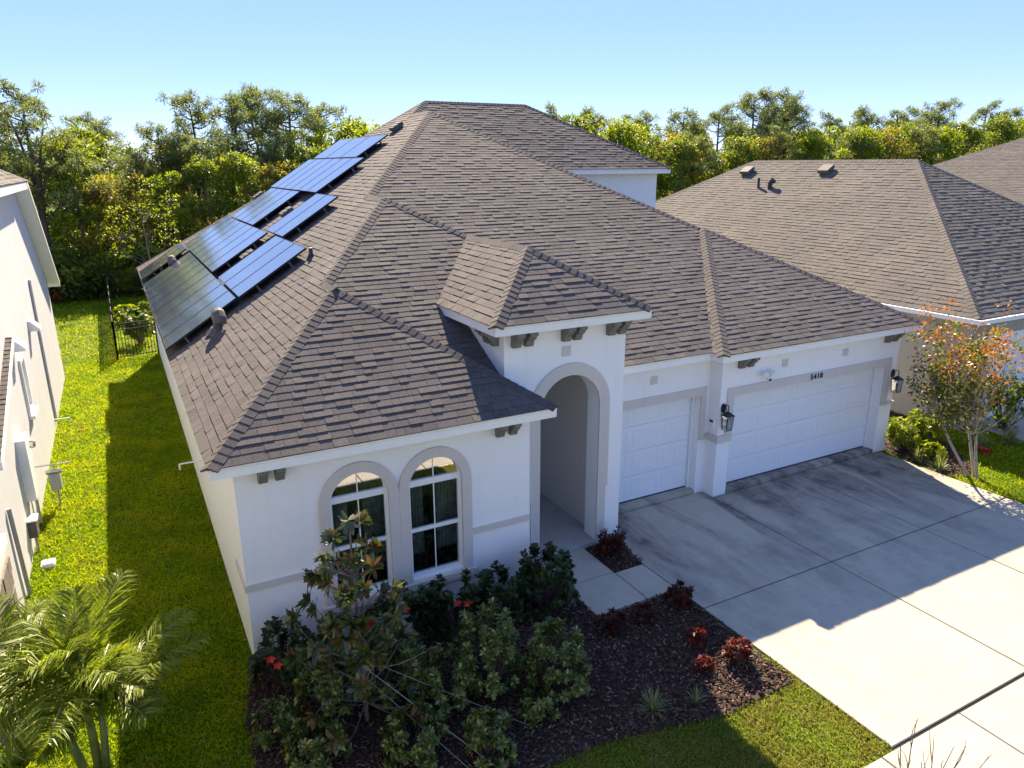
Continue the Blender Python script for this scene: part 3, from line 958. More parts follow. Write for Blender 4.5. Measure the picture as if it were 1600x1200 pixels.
RO, RP = solve_slopes()
NRM = {k: frame(f)[2] for k, f in FRAMES.items()}
deck = MB()
for k, poly in RO.items():
    u, v, n, o = frame(FRAMES[k])
    tris = tessellate_polygon([[Vector(((p - o).dot(u), (p - o).dot(v), 0)) for p in poly]])
    deck.add([p - n * 0.018 for p in poly], [tuple(t) for t in tris])
roof = part(deck, 'roof', 'deck')
allsh = []
for k, poly in RO.items():
    allsh += shingle_rows(poly, FRAMES[k])
def vis(q):
    c = (q[0] + q[2]) / 2
    d = c - CAM
    z = d.dot(fw)
    if z < 0.5: return 1e9
    x, y = 1142.22 * d.dot(rt) / z, 1142.22 * d.dot(up) / z
    nrm_ = (q[1] - q[0]).cross(q[2] - q[1])
    if nrm_.dot(CAM - c) <= 0 or abs(x) > 800 or abs(y) > 600: return 1e9
    ar = nrm_.length * abs(nrm_.normalized().dot(d.normalized())) / d.length_squared
    return -ar
# those under the tower or the panels are not in view and stay in the joined field
def shaded(q):
    c = (q[0] + q[2]) / 2
    return (4.0 < c.x < 7.1 and 0.3 < c.y < 4.5 and c.z < 4.3)
order = sorted(range(len(allsh)), key=lambda i: vis(allsh[i][0]) if not shaded(allsh[i][0]) else 1e9)
pick = set(order[:300])
fld = MB()
for i, (q, t) in enumerate(allsh):
    if i in pick:
        MB().add(q, SF, t if abs(t - 0.5) > 1e-4 else 0.51).build('shingle', M['shingle'], roof)
    else:
        fld.add(q, SF, t)
fld.build('shingle_field', M['shingle'], roof, kind='stuff')
caps = []
e = lambda x, y, z=HE: Vector((x, y, z))
P_ = RP
def crow(a, b, k0, k1):
    return cap_row(a, b, NRM[k0], NRM[k1])
near = crow(e(-O, -O), P_['A1'], 'wing_front', 'left') + crow(e(4.79, -O), P_['A1'], 'wing_front', 'wing_right') + crow(e(4.04, 0.30, HT), P_['TA'], 'tower_front', 'tower_left') \
    + crow(e(7.07, 0.30, HT), P_['TA'], 'tower_front', 'tower_right') + crow(P_['A1b'], P_['A2'], 'mid_front', 'left') + crow(P_['TB'], P_['TA'], 'tower_left', 'tower_right') \
    + crow(P_['A1b'], P_['A1'] - Vector((0, 0.1, 0)), 'left', 'wing_right') + crow(e(9.34, 0.81), P_['GA'], 'garage_front', 'garage_left')
far = crow(P_['TB'], P_['A2'], 'mid_front', 'mid_right') + crow(P_['A2b'], P_['A3'], 'main_front', 'left') + crow(P_['A2b'], P_['A2'], 'left', 'mid_right') \
    + crow(P_['GB'], P_['A3'], 'main_front', 'right') + crow(e(15.64, 0.81), P_['GA'], 'garage_front', 'right') + crow(P_['A3b'], P_['A3'], 'left', 'right') \
    + crow(P_['A3b'], P_['RL'], 'left', 'upper_front') + crow(P_['RL'], P_['RR'], 'upper_front', 'upper_back') + crow(e(15.64, YF, H2), P_['RR'], 'upper_front', 'upper_right') \
    + crow(e(-O, 21.2), P_['RL'], 'left', 'back') + crow(e(15.64, 17.1, H2), P_['RR'], 'upper_right', 'upper_back')
for q, t in near:
    MB().add(q, CF, t if abs(t - 0.5) > 1e-4 else 0.51).build('cap_shingle', M['cap'], roof)
cf = MB()
for q, t in far:
    cf.add(q, CF, t)
cf.build('cap_shingle_field', M['cap'], roof, kind='stuff')

# fascia boards with drip edge, soffits
def fascia(name, x0, y0, x1, y1, ztop, h=0.165, t=0.025, out=(0, -1)):
    ox, oy = out
    def bx(m, z0, z1, d0, d1, trim=0.0):
        if ox == 0:
            ya, yb = sorted((y0 + oy * d0, y0 + oy * d1))
            m.box(min(x0, x1) - trim, max(x0, x1) + trim, ya, yb, z0, z1)
        else:
            xa, xb = sorted((x0 + ox * d0, x0 + ox * d1))
            m.box(xa, xb, min(y0, y1) + 0.0255, max(y0, y1), z0, z1)
        return m
    f = part(bx(MB(), ztop - h, ztop - 0.022, -t, 0.0), 'fascia', 'white')
    bx(MB(), ztop - 0.048, ztop - 0.012, 0.001, 0.014).build('drip_edge', M['cream'], f)
    return f
ov = 0.012
fascia('f', -O, -O, 4.79, -O, HE)
fascia('f', -O, -O + 0.0, -O, 21.2, HE, out=(-1, 0))
fascia('f', 4.79, -O, 4.79, 0.60, HE, out=(1, 0))
fascia('f', 4.04, 0.30, 7.07, 0.30, HT)
fascia('f', 4.04, 0.30, 4.04, 2.6, HT, out=(-1, 0))
fascia('f', 7.07, 0.30, 7.07, 3.6, HT, out=(1, 0))
fascia('f', 6.768, 1.13, 9.338, 1.13, HE)
fascia('f', 9.34, 0.81, 15.64, 0.81, HE)
fascia('f', 9.34, 0.81, 9.34, 1.128, HE, out=(-1, 0))
fascia('f', 15.64, 0.81, 15.64, 21.2, HE, out=(1, 0))
fascia('f', 9.0, YF, 15.64, YF, H2)
fascia('f', 15.64, YF, 15.64, 17.1, H2, out=(1, 0))
sz = HE - 0.162
sof = MB()
sof.box(-O + 0.026, 4.764, -O + 0.026, -0.001, sz, sz + 0.012).box(-O + 0.026, -0.001, 0.0, 21.1, sz, sz + 0.012).box(4.4836, 4.764, 0.0, 0.60, sz, sz + 0.012)
sof.box(6.768, 9.34, 1.156, YG1 - 0.001, sz, sz + 0.012).box(9.366, 15.614, 0.836, YG2 - 0.001, sz, sz + 0.012).box(9.366, XP - 0.001, YG2, 1.44, sz, sz + 0.012).box(W + 0.001, 15.614, YG2, 21.1, sz, sz + 0.012)
tz = HT - 0.162
sof.box(4.066, 7.044, 0.326, YT - 0.001, tz, tz + 0.012).box(4.066, XT1 - 0.001, YT, 2.6, tz, tz + 0.012).box(XT2 + 0.001, 7.044, YT, 3.6, tz, tz + 0.012)
uz = H2 - 0.162
sof.box(9.0, 15.614, YF + 0.026, YF + O - 0.001, uz, uz + 0.012).box(X2 - O + 0.001, 15.614, YF + O, 17.0, uz, uz + 0.012)
part(sof, 'soffit', 'white')

# roof furniture
LU, LV, LN, LO = frame(FRAMES['left'])
def on_left(x, y, h=0.0):
    return Vector((x, y, HE + 0.64 * (x + O))) + LN * h
def box_vent(x, y):
    c = on_left(x, y, 0.10)
    m = MB().obox(c, LU, LV, LN, 0.21, 0.17, 0.055).obox(on_left(x, y, 0.03), LU, LV, LN, 0.18, 0.13, 0.03)
    for s in (-0.07, 0.07):
        m.obox(c + LN * 0.06 + LV * s, LU, LV, LN, 0.2, 0.02, 0.008)
    return part(m, 'roof_vent', 'vent')
for x, y in ((3.35, 11.3), (6.95, 12.3), (3.7, 17.4), (1.95, 9.45)):
    box_vent(x, y)
def gooseneck(x, y, r, h):
    b = on_left(x, y)
    pts = [b, b + Vector((0, 0, h))]
    for i in range(1, 7):
        a = math.pi * i / 6 * 0.95
        pts.append(b + Vector((0, -r * 1.6 * (1 - math.cos(a)), h + r * 1.6 * math.sin(a))))
    m = MB().tube(pts, [r * 0.8] * 2 + [r] * 6, 12)
    m.lathe((b.x, b.y, b.z), [(r * 2.2, -0.09), (r * 1.3, 0.03), (r * 0.85, 0.06)], 12)
    part(m, 'gooseneck_vent', 'vent', smooth=False)
gooseneck(0.62, 5.45, 0.12, 0.14)
gooseneck(0.55, 15.75, 0.12, 0.14)
for x, y, hh in ((0.25, 15.95, 0.3), (2.55, 5.62, 0.2)):
    b = on_left(x, y)
    part(MB().tube([b, b + Vector((0, 0, hh))], 0.04, 10).lathe(tuple(b), [(0.11, -0.06), (0.07, 0.04), (0.045, 0.08)], 12), 'plumbing_vent', 'dark')

# white drain stub on the side wall
part(MB().tube([(0.0, 5.7, 1.0), (-0.38, 5.7, 1.0), (-0.41, 5.7, 1.0), (-0.41, 5.7, 0.88)], 0.018, 8), 'drain_pipe', 'white')

# solar panels, each a thing of its own
def solar(x0, x1, y0, y1, label, foot):
    c = on_left((x0 + x1) / 2, (y0 + y1) / 2, 0.175)
    t = empty('solar_panel', tuple(c), label=label, category='solar panel', group='solar panels on the left roof slope')
    hl = (x1 - x0) / 2 / LV.x
    hw = (y1 - y0) / 2
    # local frame: X along the eave, Y uphill
    Rm = Matrix((LU, LV, LN)).transposed().to_4x4()
    if Rm.determinant() < 0:
        Rm = Matrix((-LU, LV, LN)).transposed().to_4x4()
    t.rotation_euler = Rm.to_euler()
    f = MB()
    f.plate([(-hw + 0.004, -hl + 0.004), (hw - 0.004, -hl + 0.004), (hw - 0.004, hl - 0.004), (-hw + 0.004, hl - 0.004)],
            [[(-hw + 0.016, -hl + 0.016), (hw - 0.016, -hl + 0.016), (hw - 0.016, hl - 0.016), (-hw + 0.016, hl - 0.016)]], lambda a, b, d: (a, b, d - 0.035), 0.04)
    link('frame', f.mesh('frame', M['black']), t, local=True)
    g = MB().box(-hw + 0.016, hw - 0.016, -hl + 0.016, hl - 0.016, -0.02, 0.001)
    link('glass', g.mesh('glass', M['solar']), t, local=True)
    if foot:
        s = 1 if (Rm @ Vector((1, 0, 0))).y < 0 else -1
        for q in (-0.5, 0.45):
            ft = MB().box(min(s * hw - 0.03, s * hw + 0.015), max(s * hw - 0.03, s * hw + 0.015), q * hl - 0.02, q * hl + 0.02, -0.17, -0.03).box(s * hw - 0.05, s * hw + 0.07, q * hl - 0.03, q * hl + 0.03, -0.172, -0.150)
            link('mounting_foot', ft.mesh('mounting_foot', M['vent']), t, local=True)
ORD = ['first', 'second', 'third', 'fourth', 'fifth', 'sixth', 'seventh', 'eighth', 'ninth']
def row(x0, x1, y0, n, pitch, where):
    for i in range(n):
        lab = ('single ' if n == 1 else ORD[i] + ' ') + 'dark solar panel from the front in ' + where
        solar(x0, x1, y0 + i * pitch, y0 + (i + 1) * pitch - 0.006, lab, i == 0)
row(-0.25, 1.16, 5.95, 9, 1.04, 'the lowest row along the eave')
row(-0.25, 1.16, 16.35, 2, 1.04, 'the pair beyond the gap at the eave')
row(1.19, 2.61, 5.85, 3, 1.04, 'the near block of the second row')
row(1.19, 2.61, 10.0, 7, 1.04, 'the far block of the second row')
row(2.64, 4.03, 8.35, 2, 1.04, 'the near pair of the third row')
row(2.64, 4.03, 12.35, 4, 1.04, 'the far block of the third row')
row(4.06, 5.45, 10.65, 6, 1.04, 'the fourth row up the slope')
row(5.48, 6.45, 11.5, 3, 1.66, 'the topmost row by the ridge')
# ------------------------------------------------------------------ wall fittings
def lantern(x, y, z, label):
    t = empty('wall_lantern', (x, y, z), label=label, category='lantern', group='black wall lanterns beside the wide garage door')
    t.scale = (0.86,) * 3
    L = lambda mb, n, m, s=False: link(n, mb.mesh(n, M[m], s), t, local=True)
    bp = MB()
    bp.plate([(0.075 * math.cos(a), 0.12 * math.sin(a)) for a in [2 * math.pi * i / 16 for i in range(16)]], [], lambda a, b, d: (a, -0.03 + d, b + 0.50), 0.03)
    L(bp, 'back_plate', 'black')
    pts = [(0, -0.02, 0.50)] + [(0, -0.10 - 0.085 * math.sin(a) + 0.0, 0.52 + 0.13 * (1 - math.cos(a)) / 1.0) for a in [math.pi * i / 8 for i in range(1, 9)]]
    pts = [(0, -0.02, 0.5), (0, -0.06, 0.56), (0, -0.11, 0.61), (0, -0.16, 0.62), (0, -0.19, 0.58), (0, -0.185, 0.53), (0, -0.175, 0.45)]
    L(MB().tube(pts, [0.012] * 7, 7), 'arm', 'black', True)
    c = (0, -0.175)
    roofm = MB()
    for (h0, w0, h1, w1) in ((0.36, 0.125, 0.40, 0.085), (0.40, 0.085, 0.46, 0.02)):
        vs = [(c[0] + s * w, c[1] + q * w, h) for (h, w) in ((h0, w0), (h1, w1)) for (s, q) in ((-1, -1), (1, -1), (1, 1), (-1, 1))]
        roofm.add(vs, [(0, 1, 5, 4), (1, 2, 6, 5), (2, 3, 7, 6), (3, 0, 4, 7), (0, 1, 2, 3), (4, 5, 6, 7)])
    L(roofm, 'cap', 'black')
    cage = MB()
    for s in (-1, 1):
        for q in (-1, 1):
            cage.tube([(c[0] + s * 0.105, c[1] + q * 0.105, 0.365), (c[0] + s * 0.082, c[1] + q * 0.082, 0.0)], 0.008, 5)
    w = 0.085
    for (a, b) in (((-w, -w), (w, -w)), ((w, -w), (w, w)), ((w, w), (-w, w)), ((-w, w), (-w, -w))):
        cage.tube([(c[0] + a[0], c[1] + a[1], 0.0), (c[0] + b[0], c[1] + b[1], 0.0)], 0.008, 5)
    L(cage, 'cage', 'black')
    for (s, q) in ((0, -1), (1, 0), (0, 1), (-1, 0)):
        g = MB()
        a, b = (0.098, 0.076)
        if s == 0:
            g.add([(c[0] - a, c[1] + q * a, 0.36), (c[0] + a, c[1] + q * a, 0.36), (c[0] + b, c[1] + q * b, 0.005), (c[0] - b, c[1] + q * b, 0.005)], [(0, 1, 2, 3)])
        else:
            g.add([(c[0] + s * a, c[1] - a, 0.36), (c[0] + s * a, c[1] + a, 0.36), (c[0] + s * b, c[1] + b, 0.005), (c[0] + s * b, c[1] - b, 0.005)], [(0, 1, 2, 3)])
        L(g, 'glass_pane', 'glass_clear')
    L(MB().lathe((c[0], c[1], 0.02), [(0.03, 0), (0.03, 0.02), (0.014, 0.03), (0.014, 0.13), (0.026, 0.16), (0.022, 0.2), (0.004, 0.25)], 10), 'candle_bulb', 'dark', True)
lantern(9.745, YG2, 1.46, 'black wall lantern on the white pilaster between the two garage doors')
lantern(15.215, YG2, 1.46, 'black wall lantern at the right end of the wide garage door')

t = empty('floodlight_camera', (10.85, YG2, 2.5), label='white floodlight camera above the left part of the wide garage door', category='security light')
link('mount', MB().lathe((0, 0, 0), [(0.0, 0), (0.06, 0), (0.06, 0.03), (0, 0.03)], 14).mesh('mount', M['white']), t, local=True).rotation_euler = (math.pi / 2, 0, 0)
for s in (-1, 1):
    m = MB().tube([(0, -0.03, 0.0), (s * 0.08, -0.07, 0.03)], 0.012, 6)
    m.tube([(s * 0.08, -0.06, 0.04), (s * 0.105, -0.15, 0.0)], [0.05, 0.075], 12)
    link('lamp_head', m.mesh('lamp_head', M['white']), t, local=True)
m = MB().tube([(0.02, -0.04, -0.01), (0.03, -0.09, -0.09), (0.03, -0.15, -0.12)], [0.018, 0.04, 0.042], 12)
co_ = link('camera_body', m.mesh('camera_body', M['white']), t, local=True)
link('lens', MB().tube([(0.03, -0.149, -0.1195), (0.03, -0.16, -0.125)], 0.034, 12).mesh('lens', M['dark']), co_, local=True)

kp = empty('door_keypad', (XP, 1.29, 1.42), label='small white keypad with black top on the pilaster side', category='keypad')
link('housing', MB().box(-0.03, 0, -0.06, 0.06, 0.0, 0.19).mesh('housing', M['white']), kp, local=True)
link('display', MB().box(-0.038, -0.03, -0.05, 0.05, 0.125, 0.18).mesh('display', M['dark']), kp, local=True)

# ------------------------------------------------------------------ fence
fence = empty('metal_fence', (-1.42, 20.5, GZ), label='black metal picket fence enclosing the back yard beside the house', category='fence')
pk = MB().box(-0.011, 0.011, -0.011, 0.011, 0.06, 1.32).mesh('picket', M['black'])
def fence_run(a, b):
    a, b = Vector(a), Vector(b)
    d = b - a
    L = d.length
    d.normalize()
    s = Vector((-d.y, d.x, 0))
    for z in (0.12, 1.12, 1.34):
        c = (a + b) / 2 + Vector((0, 0, z)) 
        MB().obox(c + Vector((0, 0, GZ)), d, s, (0, 0, 1), L / 2, 0.013, 0.016).build('rail', M['black'], fence)
    n = max(1, round(L / 2.3))
    for i in range(n + 1):
        p = a + d * (L * i / n)
        pm = MB().box(p.x - 0.03, p.x + 0.03, p.y - 0.03, p.y + 0.03, GZ, GZ + 1.45)
        pm.add([(p.x - 0.035, p.y - 0.035, GZ + 1.45), (p.x + 0.035, p.y - 0.035, GZ + 1.45), (p.x + 0.035, p.y + 0.035, GZ + 1.45), (p.x - 0.035, p.y + 0.035, GZ + 1.45), (p.x, p.y, GZ + 1.5)],
               [(0, 1, 4), (1, 2, 4), (2, 3, 4), (3, 0, 4)])
        pm.build('post', M['black'], fence)
    k = int(L / 0.105)
    for i in range(1, k):
        p = a + d * (L * i / k)
        o = link('picket', pk, fence, local=True)
        o.location = (p.x + 1.42, p.y - 20.5, 0.0)
fence_run((-1.42, 20.5, 0), (-0.02, 20.9, 0))
fence_run((-1.42, 20.5, 0), (-1.56, 35.5, 0))
fence_run((-1.56, 35.5, 0), (8.5, 35.9, 0))

# ------------------------------------------------------------------ neighbour on the right (tan house)
NX, NZ = 17.9, 3.0
rh = empty('house', (18.2, 1.1, GZ), label='taupe stucco neighbouring house with tan hipped shingle roof', category='house')
def rpart(mb, name, mat, parent=None, **k):
    return mb.build(name, M[mat], parent or rh, **k) if parent is None else mb.build(name, M[mat], parent, **k)
rpart(MB().box(18.2, 18.36, 1.1, 21.5, GZ - 0.1, NZ - 0.15), 'side_wall', 'stucco_taupe')
rpart(MB().plate([(18.36, GZ - 0.1), (19.1, GZ - 0.1), (19.1, 2.15), (23.98, 2.15), (23.98, GZ - 0.1), (29.6, GZ - 0.1), (29.6, NZ - 0.15), (18.36, NZ - 0.15)], [], FY(1.1), 0.2), 'front_wall', 'stucco_taupe')
gd = rpart(MB().box(19.1, 23.98, 1.28, 1.32, -0.1, 2.15), 'garage_door', 'door_white')
rpart(MB().box(18.9, 24.1, 1.05, 1.1, 2.15, 2.4), 'garage_header', 'white')
RA = Vector((23.93, 0.8 + 0.64 * 6.03 / 0.61, NZ + 0.64 * 6.03)); RB = Vector((23.93, 14.6, RA.z))
RR_ = {'left': ([e(17.9, 0.8, NZ), RA, RB, e(17.9, 21.6, NZ)], ((0, 1, 0), (1, 0), 0.64, (17.9, 0, NZ))),
       'front': ([e(17.9, 0.8, NZ), e(29.96, 0.8, NZ), RA], ((1, 0, 0), (0, 1), 0.61, (0, 0.8, NZ))),
       'right': ([e(29.96, 0.8, NZ), e(29.96, 21.6, NZ), RB, RA], ((0, 1, 0), (-1, 0), 0.64, (29.96, 0, NZ))),
       'back': ([e(17.9, 21.6, NZ), e(29.96, 21.6, NZ), RB], ((1, 0, 0), (0, -1), 0.551, (0, 21.6, NZ)))}
def simple_roof(parent, slopes, mat, capmat, hips, expo=0.16):
    dk = MB(); sh = MB()
    for k, (poly, fr) in slopes.items():
        u, v, n, o = frame(fr)
        tris = tessellate_polygon([[Vector(((p - o).dot(u), (p - o).dot(v), 0)) for p in poly]])
        dk.add([p - n * 0.018 for p in poly], [tuple(t) for t in tris])
        for q, t in shingle_rows(poly, fr, expo, wmin=0.14, wmax=0.34, lift=1.2):
            sh.add(q, SF, t)
    r = dk.build('roof', M['deck'], parent)
    sh.build('shingle_field', M[mat], r, kind='stuff')
    c = MB()
    for a, b, k0, k1 in hips:
        for q, t in cap_row(a, b, frame(slopes[k0][1])[2], frame(slopes[k1][1])[2], 0.15, 0.16):
            c.add(q, CF, t)
    c.build('cap_shingle_field', M[capmat], r, kind='stuff')
    return r
simple_roof(rh, RR_, 'shingle_tan', 'shingle_tan', [(e(17.9, 0.8, NZ), RA, 'left', 'front'), (e(29.96, 0.8, NZ), RA, 'front', 'right'), (RA, RB, 'left', 'right'), (e(17.9, 21.6, NZ), RB, 'left', 'back')])
gt = MB().box(17.78, 17.9, 0.801, 21.6, NZ - 0.13, NZ - 0.02).box(17.78, 29.96, 0.68, 0.8, NZ - 0.13, NZ - 0.02)
rpart(gt, 'gutter', 'white')
rpart(MB().box(17.93, 18.2, 0.83, 21.5, NZ - 0.16, NZ - 0.145).box(18.2, 29.9, 0.83, 1.1, NZ - 0.16, NZ - 0.145), 'soffit', 'white')
rpart(MB().tube([(17.84, 1.9, NZ - 0.1), (17.9, 1.9, NZ - 0.3), (18.14, 1.9, NZ - 0.45), (18.14, 1.9, 0.1), (17.95, 1.9, 0.0)], 0.045, 8), 'downspout', 'stucco_taupe')
ru, rv, rn, ro = frame(RR_['left'][1])
def on_right(x, y, h=0.0):
    return Vector((x, y, NZ + 0.64 * (x - NX))) + rn * h
for x, y in ((23.2, 14.2), (23.3, 10.3)):
    m = MB().obox(on_right(x, y, 0.12), ru, rv, rn, 0.24, 0.2, 0.07).obox(on_right(x, y, 0.03), ru, rv, rn, 0.2, 0.15, 0.04)
    rpart(m, 'roof_vent', 'vent')
b = on_right(22.3, 12.7)
rpart(MB().tube([b, b + Vector((0, 0, 0.4))], 0.05, 10), 'plumbing_vent', 'dark')
b = on_right(22.3, 12.1)
rpart(MB().tube([b, b + Vector((0, 0, 0.22)), b + Vector((0, -0.1, 0.33)), b + Vector((0, -0.2, 0.25))], 0.09, 10), 'gooseneck_vent', 'dark')
rdr = MB().box(19.0, 24.1, -5.25, 1.28, GZ - 0.05, DZ).build('driveway', M['walk'], kind='structure', label='pale concrete driveway of the tan house at the right edge')

# third house, only its roof shows
th = empty('house', (40.9, 2.4, GZ), label='farther house at the right edge whose brown roof rises behind the tan one', category='house')
TAp = Vector((51.0, 2.0 + 4.8 / 0.45, 8.9)); TBp = Vector((51.0, 26.0 - 4.8 / 0.48, 8.9))
T_ = {'left': ([e(40.5, 2.0, 4.1), TAp, TBp, e(40.5, 26.0, 4.1)], ((0, 1, 0), (1, 0), 4.8 / 10.5, (40.5, 0, 4.1))),
      'front': ([e(40.5, 2.0, 4.1), e(61.5, 2.0, 4.1), TAp], ((1, 0, 0), (0, 1), 0.45, (0, 2.0, 4.1))),
      'right': ([e(61.5, 2.0, 4.1), e(61.5, 26.0, 4.1), TBp, TAp], ((0, 1, 0), (-1, 0), 4.8 / 10.5, (61.5, 0, 4.1))),
      'back': ([e(40.5, 26.0, 4.1), e(61.5, 26.0, 4.1), TBp], ((1, 0, 0), (0, -1), 0.48, (0, 26.0, 4.1)))}
simple_roof(th, T_, 'shingle', 'shingle', [(e(40.5, 2, 4.1), TAp, 'left', 'front'), (TAp, TBp, 'left', 'right'), (e(40.5, 26, 4.1), TBp, 'left', 'back')], 0.2)
MB().box(40.9, 61.1, 2.4, 25.6, GZ - 0.1, 3.95).build('wall', M['stucco_taupe'], th)

# ------------------------------------------------------------------ neighbour on the left
lh = empty('house', (-3.05, 0.0, GZ), label='two storey pale grey stucco house at the left edge of the lawn', category='house')
def lpart(mb, name, mat, parent=None, **k):
    return mb.build(name, M[mat], parent or lh, **k)
LXW = -3.06
wall_out = [(-14, GZ - 0.1), (18.7, GZ - 0.1), (18.7, 3.12), (14.1, 6.15), (-14, 6.15)]
WIN_L = [(8.35, 8.95, 1.75, 2.85)]
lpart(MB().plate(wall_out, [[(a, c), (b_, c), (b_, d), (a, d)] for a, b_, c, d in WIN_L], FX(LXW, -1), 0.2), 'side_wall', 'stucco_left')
lpart(MB().box(-14, LXW - 0.2, 18.5, 18.7, GZ - 0.1, 3.0), 'rear_wall', 'stucco_left')
for a, b_, c, d in WIN_L:
    w_ = lpart(MB().plate([(a - 0.06, c - 0.06), (b_ + 0.06, c - 0.06), (b_ + 0.06, d + 0.06), (a - 0.06, d + 0.06)], [[(a + 0.03, c + 0.03), (b_ - 0.03, c + 0.03), (b_ - 0.03, d - 0.03), (a + 0.03, d - 0.03)]], FX(LXW + 0.05, -1), 0.1), 'window', 'white')
    MB().plate([(a + 0.02, c + 0.02), (b_ - 0.02, c + 0.02), (b_ - 0.02, d - 0.02), (a + 0.02, d - 0.02)], [], FX(LXW - 0.02, -1), 0.01).build('pane', M['glass'], w_)
    MB().box(LXW, LXW + 0.12, a - 0.1, b_ + 0.1, c - 0.14, c - 0.061).build('sill', M['white'], w_)
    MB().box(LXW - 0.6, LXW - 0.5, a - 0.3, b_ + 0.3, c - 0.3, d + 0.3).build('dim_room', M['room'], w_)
for y, z in ((11.2, 2.95), (7.75, 3.2)):          # white louvre hoods
    m = MB().plate([(0, 0), (0.0, 0.26), (0.05, 0.26), (0.24, 0.06), (0.24, 0.0)], [], lambda a, b, d, y=y, z=z: (LXW + a, y + d, z + b), 0.42)
    lpart(m, 'vent_hood', 'white')
lpart(MB().tube([(LXW + 0.03, 13.15, 3.95), (LXW + 0.03, 13.15, 0.05)], 0.032, 8), 'downpipe', 'stucco_left')
lpart(MB().tube([(LXW, 12.75, 0.22), (LXW + 0.38, 12.75, 0.22), (LXW + 0.40, 12.75, 0.12)], 0.017, 7), 'drain_pipe', 'white')
# rear roof running down to the back, with white rake board and soffit
XE = -2.72
m = MB().add([(XE, 18.95, 3.12), (XE, 13.85, 6.48), (-13, 13.85, 6.48), (-13, 18.95, 3.12)], [(0, 1, 2, 3)])
lroof = lpart(m, 'rear_roof', 'shingle_tan')
lpart(MB().plate([(18.97, 2.96), (18.97, 3.10), (13.9, 6.44), (13.9, 6.30)], [], FX(XE, -1), 0.03), 'rake_board', 'white')
lpart(MB().add([(XE - 0.03, 18.9, 3.0), (XE - 0.03, 13.9, 6.29), (LXW, 13.9, 6.29), (LXW, 18.9, 3.0)], [(0, 1, 2, 3)]), 'rake_soffit', 'white')
lpart(MB().box(-13, XE, 18.94, 18.97, 2.95, 3.10), 'fascia', 'white')
# main hip roof over the upper storey
LE = 6.42
LA = Vector((-8.2, 8.2, LE + 3.0)); LB = Vector((-8.2, -8.0, LE + 3.0))
L_ = {'right': ([e(XE, 13.75, LE), LA, LB, e(XE, -14, LE)], ((0, 1, 0), (-1, 0), 3.0 / 5.48, (XE, 0, LE))),
      'back': ([e(XE, 13.75, LE), e(-13.7, 13.75, LE), LA], ((1, 0, 0), (0, -1), 3.0 / 5.55, (0, 13.75, LE)))}
simple_roof(lh, L_, 'shingle_tan', 'shingle_tan', [(e(XE, 13.75, LE), LA, 'right', 'back')])
lpart(MB().box(XE - 0.03, XE, -14, 13.75, LE - 0.2, LE - 0.02).box(-13, XE - 0.03, 13.72, 13.75, LE - 0.2, LE - 0.02), 'fascia', 'white')
lpart(MB().box(LXW, XE - 0.03, -14, 13.72, LE - 0.21, LE - 0.19), 'soffit', 'white')
# lower roof at the image edge
# built as a canopy roof leaning on the wall
shp = MB()
for q, tt in shingle_rows([e(-3.06, 3.4, 2.45), e(-2.95, 3.4, 2.45), e(-2.95, 7.3, 3.6), e(-3.06, 7.3, 3.6)], ((1, 0, 0), (0, 1), 1.15 / 3.9, (0, 3.4, 2.45)), 0.16):
    shp.add(q, SF, tt)
shp.build('canopy_shingles', M['shingle'], lh, kind='stuff')
lpart(MB().plate([(3.38, 2.28), (3.38, 2.43), (7.3, 3.585), (7.3, 3.43)], [], FX(-2.94, -1), 0.115), 'canopy_fascia', 'white')
# stone base with white ledge
st = lpart(MB().box(-3.2, -2.98, 0.6, 2.4, GZ, 1.5), 'stone_base', 'trim')
lpart(MB().box(-3.2, -2.93, 0.55, 2.45, 1.5, 1.64), 'ledge', 'white')
rr = random.Random(5)
for r in range(6):
    y = 0.62
    while y < 2.3:
        w_ = rr.uniform(0.2, 0.4)
        MB().box(-2.98, -2.955 + rr.uniform(0, 0.012), y + 0.01, min(y + w_, 2.39), GZ + r * 0.24 + 0.01, GZ + r * 0.24 + 0.23).build('stone', M['bark_grey'], st)
        y += w_

# electrical service on that wall
ec = empty('electric_meter_cabinet', (LXW, 6.4, 0.2), label='white electric meter cabinet with conduit on the pale side wall', category='meter box')
link('cabinet', MB().box(0, 0.16, -0.62, -0.20, 0.55, 1.75).mesh('cabinet', M['white']), ec, local=True)
link('meter_socket', MB().box(0, 0.13, -0.10, 0.24, 1.15, 1.65).mesh('meter_socket', M['white']), ec, local=True)
mt_ = MB().lathe((0, 0, 0), [(0, 0), (0.085, 0), (0.085, 0.07), (0.06, 0.1), (0, 0.1)], 14)
g_ = link('meter', mt_.mesh('meter', M['steel']), ec, local=True)
g_.location = (0.13, 0.07, 1.45); g_.rotation_euler = (0, math.pi / 2, 0)
link('conduit', MB().tube([(0.06, 0.07, 1.15), (0.06, 0.07, -0.2)], 0.03, 8).mesh('conduit', M['greybox']), ec, local=True)
jb = empty('junction_box', (LXW, 5.35, 0.25), label='small brown junction box low on the pale side wall', category='junction box')
link('box', MB().box(0, 0.14, -0.14, 0.14, 0.0, 0.32).mesh('box', M['vent']), jb, local=True)
link('lid', MB().box(-0.0, 0.17, -0.16, 0.16, 0.32, 0.35).mesh('lid', M['cream']), jb, local=True)
link('conduit', MB().tube([(0.07, 0.05, 0.0), (0.07, 0.05, -0.36)], 0.025, 8).mesh('conduit', M['greybox']), jb, local=True)
lpart(MB().tube([(LXW + 0.04, 3.6, 1.55), (LXW + 0.05, 3.65, 0.7), (LXW + 0.05, 3.75, -0.1)], 0.035, 8), 'conduit', 'greybox')
bf = empty('backflow_valve', (-2.72, 7.45, GZ), label='grey valve box with pipes on a thin post in the side lawn', category='valve')
